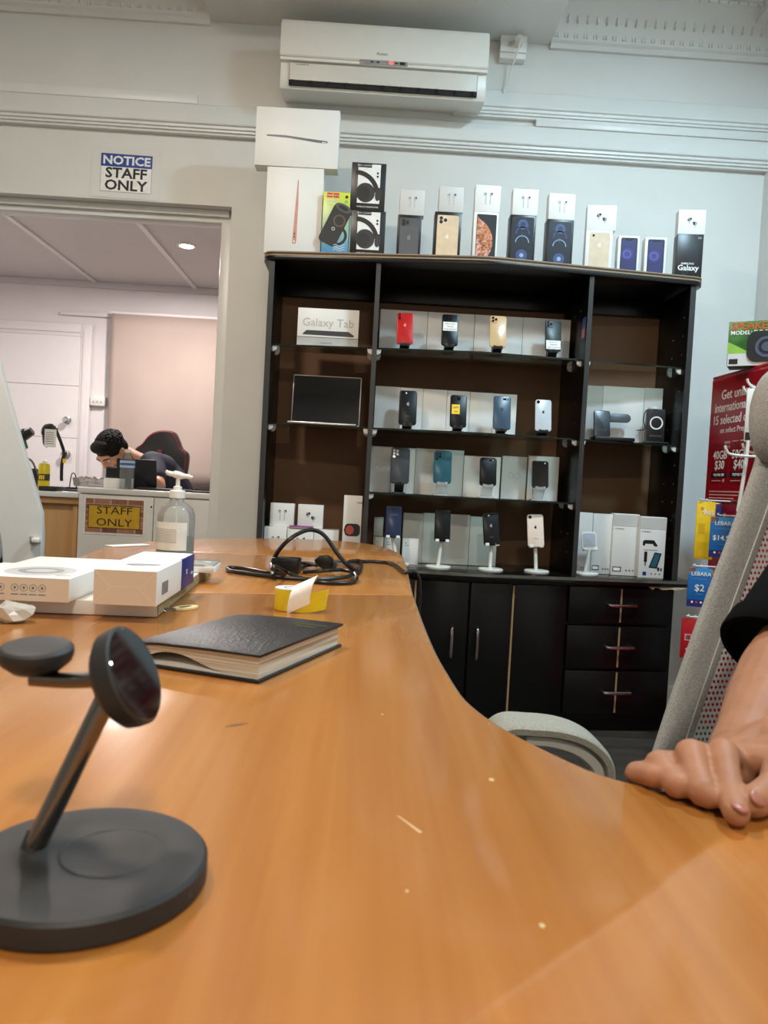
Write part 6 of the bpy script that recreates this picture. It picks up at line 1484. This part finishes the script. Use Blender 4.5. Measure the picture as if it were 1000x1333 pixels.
# looped armrest seen past the desk edge, and its twin
aY = 1.00
AP = [Cp(628, 957, aY), Cp(655, 944, aY), Cp(690, 943, aY), Cp(727, 947, aY), Cp(758, 958, aY), Cp(779, 977, aY), Cp(785, 1000, aY), Cp(780, 1035, aY)]
AP = AP + [V((AP[-1].x + .02, aY, .50)), V((.40, aY - .03, .43)), V((.52, aY - .06, .405))]
AP[0].z -= .012
for s in (0, 1):
    pth = [V((2 * MX - p.x, p.y, p.z)) if s else p for p in AP]
    mb = MB(); mb.tube(pth[:8], .02, 14, 6, flat=(.042, .010, V((.0, 1, 0)).cross(V((1, 0, 0))) if 0 else V((0, 1, 0)))) if 0 else mb.tube(pth[:8], .02, 14, 6, flat=(.008, .037, V((0, 1, 0))))
    pd = mb.build('armrest_pad', mat('pale_grey_pad', (150, 148, 136), .75, var=.15, scale=300, bump=.2), oc, world=True)
    mb = MB(); mb.tube([p + V((-.010 if not s else .010, 0, -.012)) for p in pth[2:7]] + pth[7:], .02, 14, 6, flat=(.011, .030, V((0, 1, 0)))); mb.build('armrest_bracket', mat('pale_plastic', (190, 188, 182), .4), oc, world=True)
# ------------------------------------------------------------------ the person whose hand rests on the desk
per = thing('person', 'person in a black t-shirt seated at the right, hand resting on the desk edge', 'person', (.80, .88, 0))
mb = MB()
PX = .80
Hc = V((PX - .05, .83, 1.30)); Th = M.Translation(Hc) @ M.Rotation(math.radians(168), 4, 'Z') @ M.Rotation(math.radians(-12), 4, 'X')
head(mb, Th)
mb.chain([(PX - .05, .855, 1.235, .058), (PX - .02, .885, 1.13, .060), (PX - .01, .89, 1.04, .09), (PX, .89, .92, .11)])
sR = V((PX - .155, .885, 1.025)); sL = V((PX + .15, .90, 1.02))
mb.chain([(*sR, .06), (PX - .015, .89, 1.06, .075), (*sL, .06)])
elb = V((.476, .790, .806)); wr = at(964, 990, .630)
mb.chain([(*sR, .058), (*(sR.lerp(elb, .55)), .050), (*elb, .046)])
mb.chain([(*elb, .046), (*elb.lerp(wr, .35), .0475), (*(elb.lerp(wr, .62)), .041), (*(elb.lerp(wr, .86)), .031), (*wr, .028)], 20)
# hand: back of hand, then four unequal fingers curled onto the desk and a thumb from the side
K = lambda px, py, Y: at(px, py, Y)
FG = [
 [(950, 992, .582), (941, 980, .558), (951, 1040, .512), (958, 1075, .486)],
 [(928, 996, .592), (899, 982, .558), (914, 1034, .516), (922, 1047, .512)],
 [(906, 1000, .598), (858, 995, .563), (880, 1030, .529), (892, 1041, .529)],
 [(885, 1008, .600), (830, 1008, .566), (849, 1029, .547), (863, 1037, .545)],
]
FR = [(.0130, .0108, .0098, .0088), (.0126, .0114, .0098, .0084), (.0118, .0103, .0088, .0078), (.0108, .0094, .0080, .0074)]
FP = [[K(*p) for p in f] for f in FG]
for f, r in zip(FP, FR):
    for p, rr in list(zip(f, r))[2:]: p.z = max(p.z, TZ + rr + .0012)
MC = [f[0] for f in FP]
for m_, r in zip(MC, FR):
    mb.chain([(*wr, .020), (*(wr.lerp(m_, .6)), .0145), (*m_, r[0])])
for a, b_ in zip(MC, MC[1:]): mb.chain([(*(a.lerp(wr, .12)), .0112), (*(b_.lerp(wr, .12)), .0112)])
cm = [wr.lerp(a, .7) + V((0, 0, -.004)) for a in MC]
for a, b_ in zip(cm, cm[1:]): mb.chain([(*a, .0140), (*b_, .0140)])
for p, rr in ((K(976, 1004, .578), .016), (K(945, 1018, .566), .013), (K(918, 1022, .570), .0125), (K(895, 1024, .576), .012)): mb.chain([(*p, rr), (*wr, .02)])
for f, r in zip(FP, FR):
    q = f[0].lerp(f[1], .55)
    mb.chain([(*f[0], r[0] * .95), (*q, r[1] * 1.12), (*f[1], r[1] * 1.04), (*f[1].lerp(f[2], .5), r[2] * .97), (*f[2], r[2] * 1.02), (*f[3], r[3])], 18)
TB = [wr + V((.018, -.022, -.004)), K(1020, 1014, .560), K(1010, 1042, .522), K(982, 1044, .500)]
TR2 = (.0200, .0150, .0125, .0106)
for p, rr in zip(TB, TR2): p.z = max(p.z, TZ + rr + .0012)
mb.chain([(*wr, .024)] + [(*p, rr) for p, rr in zip(TB, TR2)], 18)
mb.chain([(*TB[0], .018), (*MC[0].lerp(wr, .3), .016)]); mb.chain([(*TB[1], .015), (*MC[0].lerp(wr, .15), .014)]); mb.chain([(*TB[1].lerp(TB[0], .4), .017), (*MC[1].lerp(wr, .2), .015)])
# other arm rests on the lap
eL = V((PX + .24, .80, .78)); wL = V((PX + .14, .60, .66))
mb.chain([(*sL, .058), (*(sL.lerp(eL, .5)), .05), (*eL, .042), (*(eL.lerp(wL, .5)), .038), (*wL, .028)])
simple_hand(mb, wL, V((-.5, -.6, -.1)), V((-.6, .5, 0)), V((0, 0, 1)))
body = remesh(mb, 'body', skinm, per, .0019, 3, .5)
face_parts(per, Th, 1, eyem, browm); hair(per, Th, 1.02, hairm, 2)
nailm = mat('fingernail', (158, 98, 82), .4, sss=.1)
def nail(tip, prev, up, r, w_=.0062, ln=.0075):
    d = (tip - prev).normalized(); z = (up - d * up.dot(d)).normalized(); x = d.cross(z)
    T = M.Translation(tip + z * (r * .70) + d * .0025) @ M((x, d, z)).transposed().to_4x4()
    mb = MB(); mb.ball((0, 0, 0), (w_, ln, .0022), 3, T=T); mb.build('fingernail', nailm, per, world=True)
nail(FP[0][3], FP[0][2], V((.05, -.55, .8)), .0078, .0060, .0075)
nail(TB[3], TB[2], V((-.1, -.75, .62)), .0094, .0066, .0085)
black = mat('black_jersey', (12, 12, 13), .9, var=.15, scale=30, spec=.08)
mb = MB()
mb.chain([(PX, .86, .61, .148), (PX - .005, .88, .70, .138), (PX - .01, .89, .88, .148), (PX - .015, .89, .98, .14), (PX - .02, .888, 1.05, .095)])
mb.chain([(*sR, .076), (PX - .015, .89, 1.05, .09), (*sL, .076)])
hemR = sR.lerp(elb, 1.06); hemL = sL.lerp(eL, .7)
mb.chain([(*sR, .076), (*(sR.lerp(elb, .5)), .070)]); mb.cone(sR.lerp(elb, .40), hemR, .070, .079, 32)
mb.chain([(*sL, .076), (*hemL, .062)])
remesh(mb, 'tshirt', black, per, .006, 4)
dh = (elb - sR).normalized()
mb = MB(); Q = M.Translation(hemR - dh * .012) @ dh.to_track_quat('Z', 'Y').to_matrix().to_4x4(); mb.lathe([(.074, 0), (.0825, 0), (.0835, .022), (.0825, .024), (.077, .024), (.074, 0)], 36, Q); mb.build('sleeve_hem', black, per, world=True)
mb = MB()
for s in (-1, 1): mb.chain([(PX + s * .09, .86, .55, .105), (PX + s * .13, .52, .555, .08), (PX + s * .13, .50, .30, .068), (PX + s * .13, .54, .11, .06)])
remesh(mb, 'trousers', mat('charcoal_trousers', (44, 46, 52), .85), per, .010, 5)
for s in (-1, 1):
    mb = MB(); mb.chain([(PX + s * .13, .56, .047, .045), (PX + s * .14, .44, .040, .039)]); remesh(mb, 'shoe', blackp, per, .008, 3)
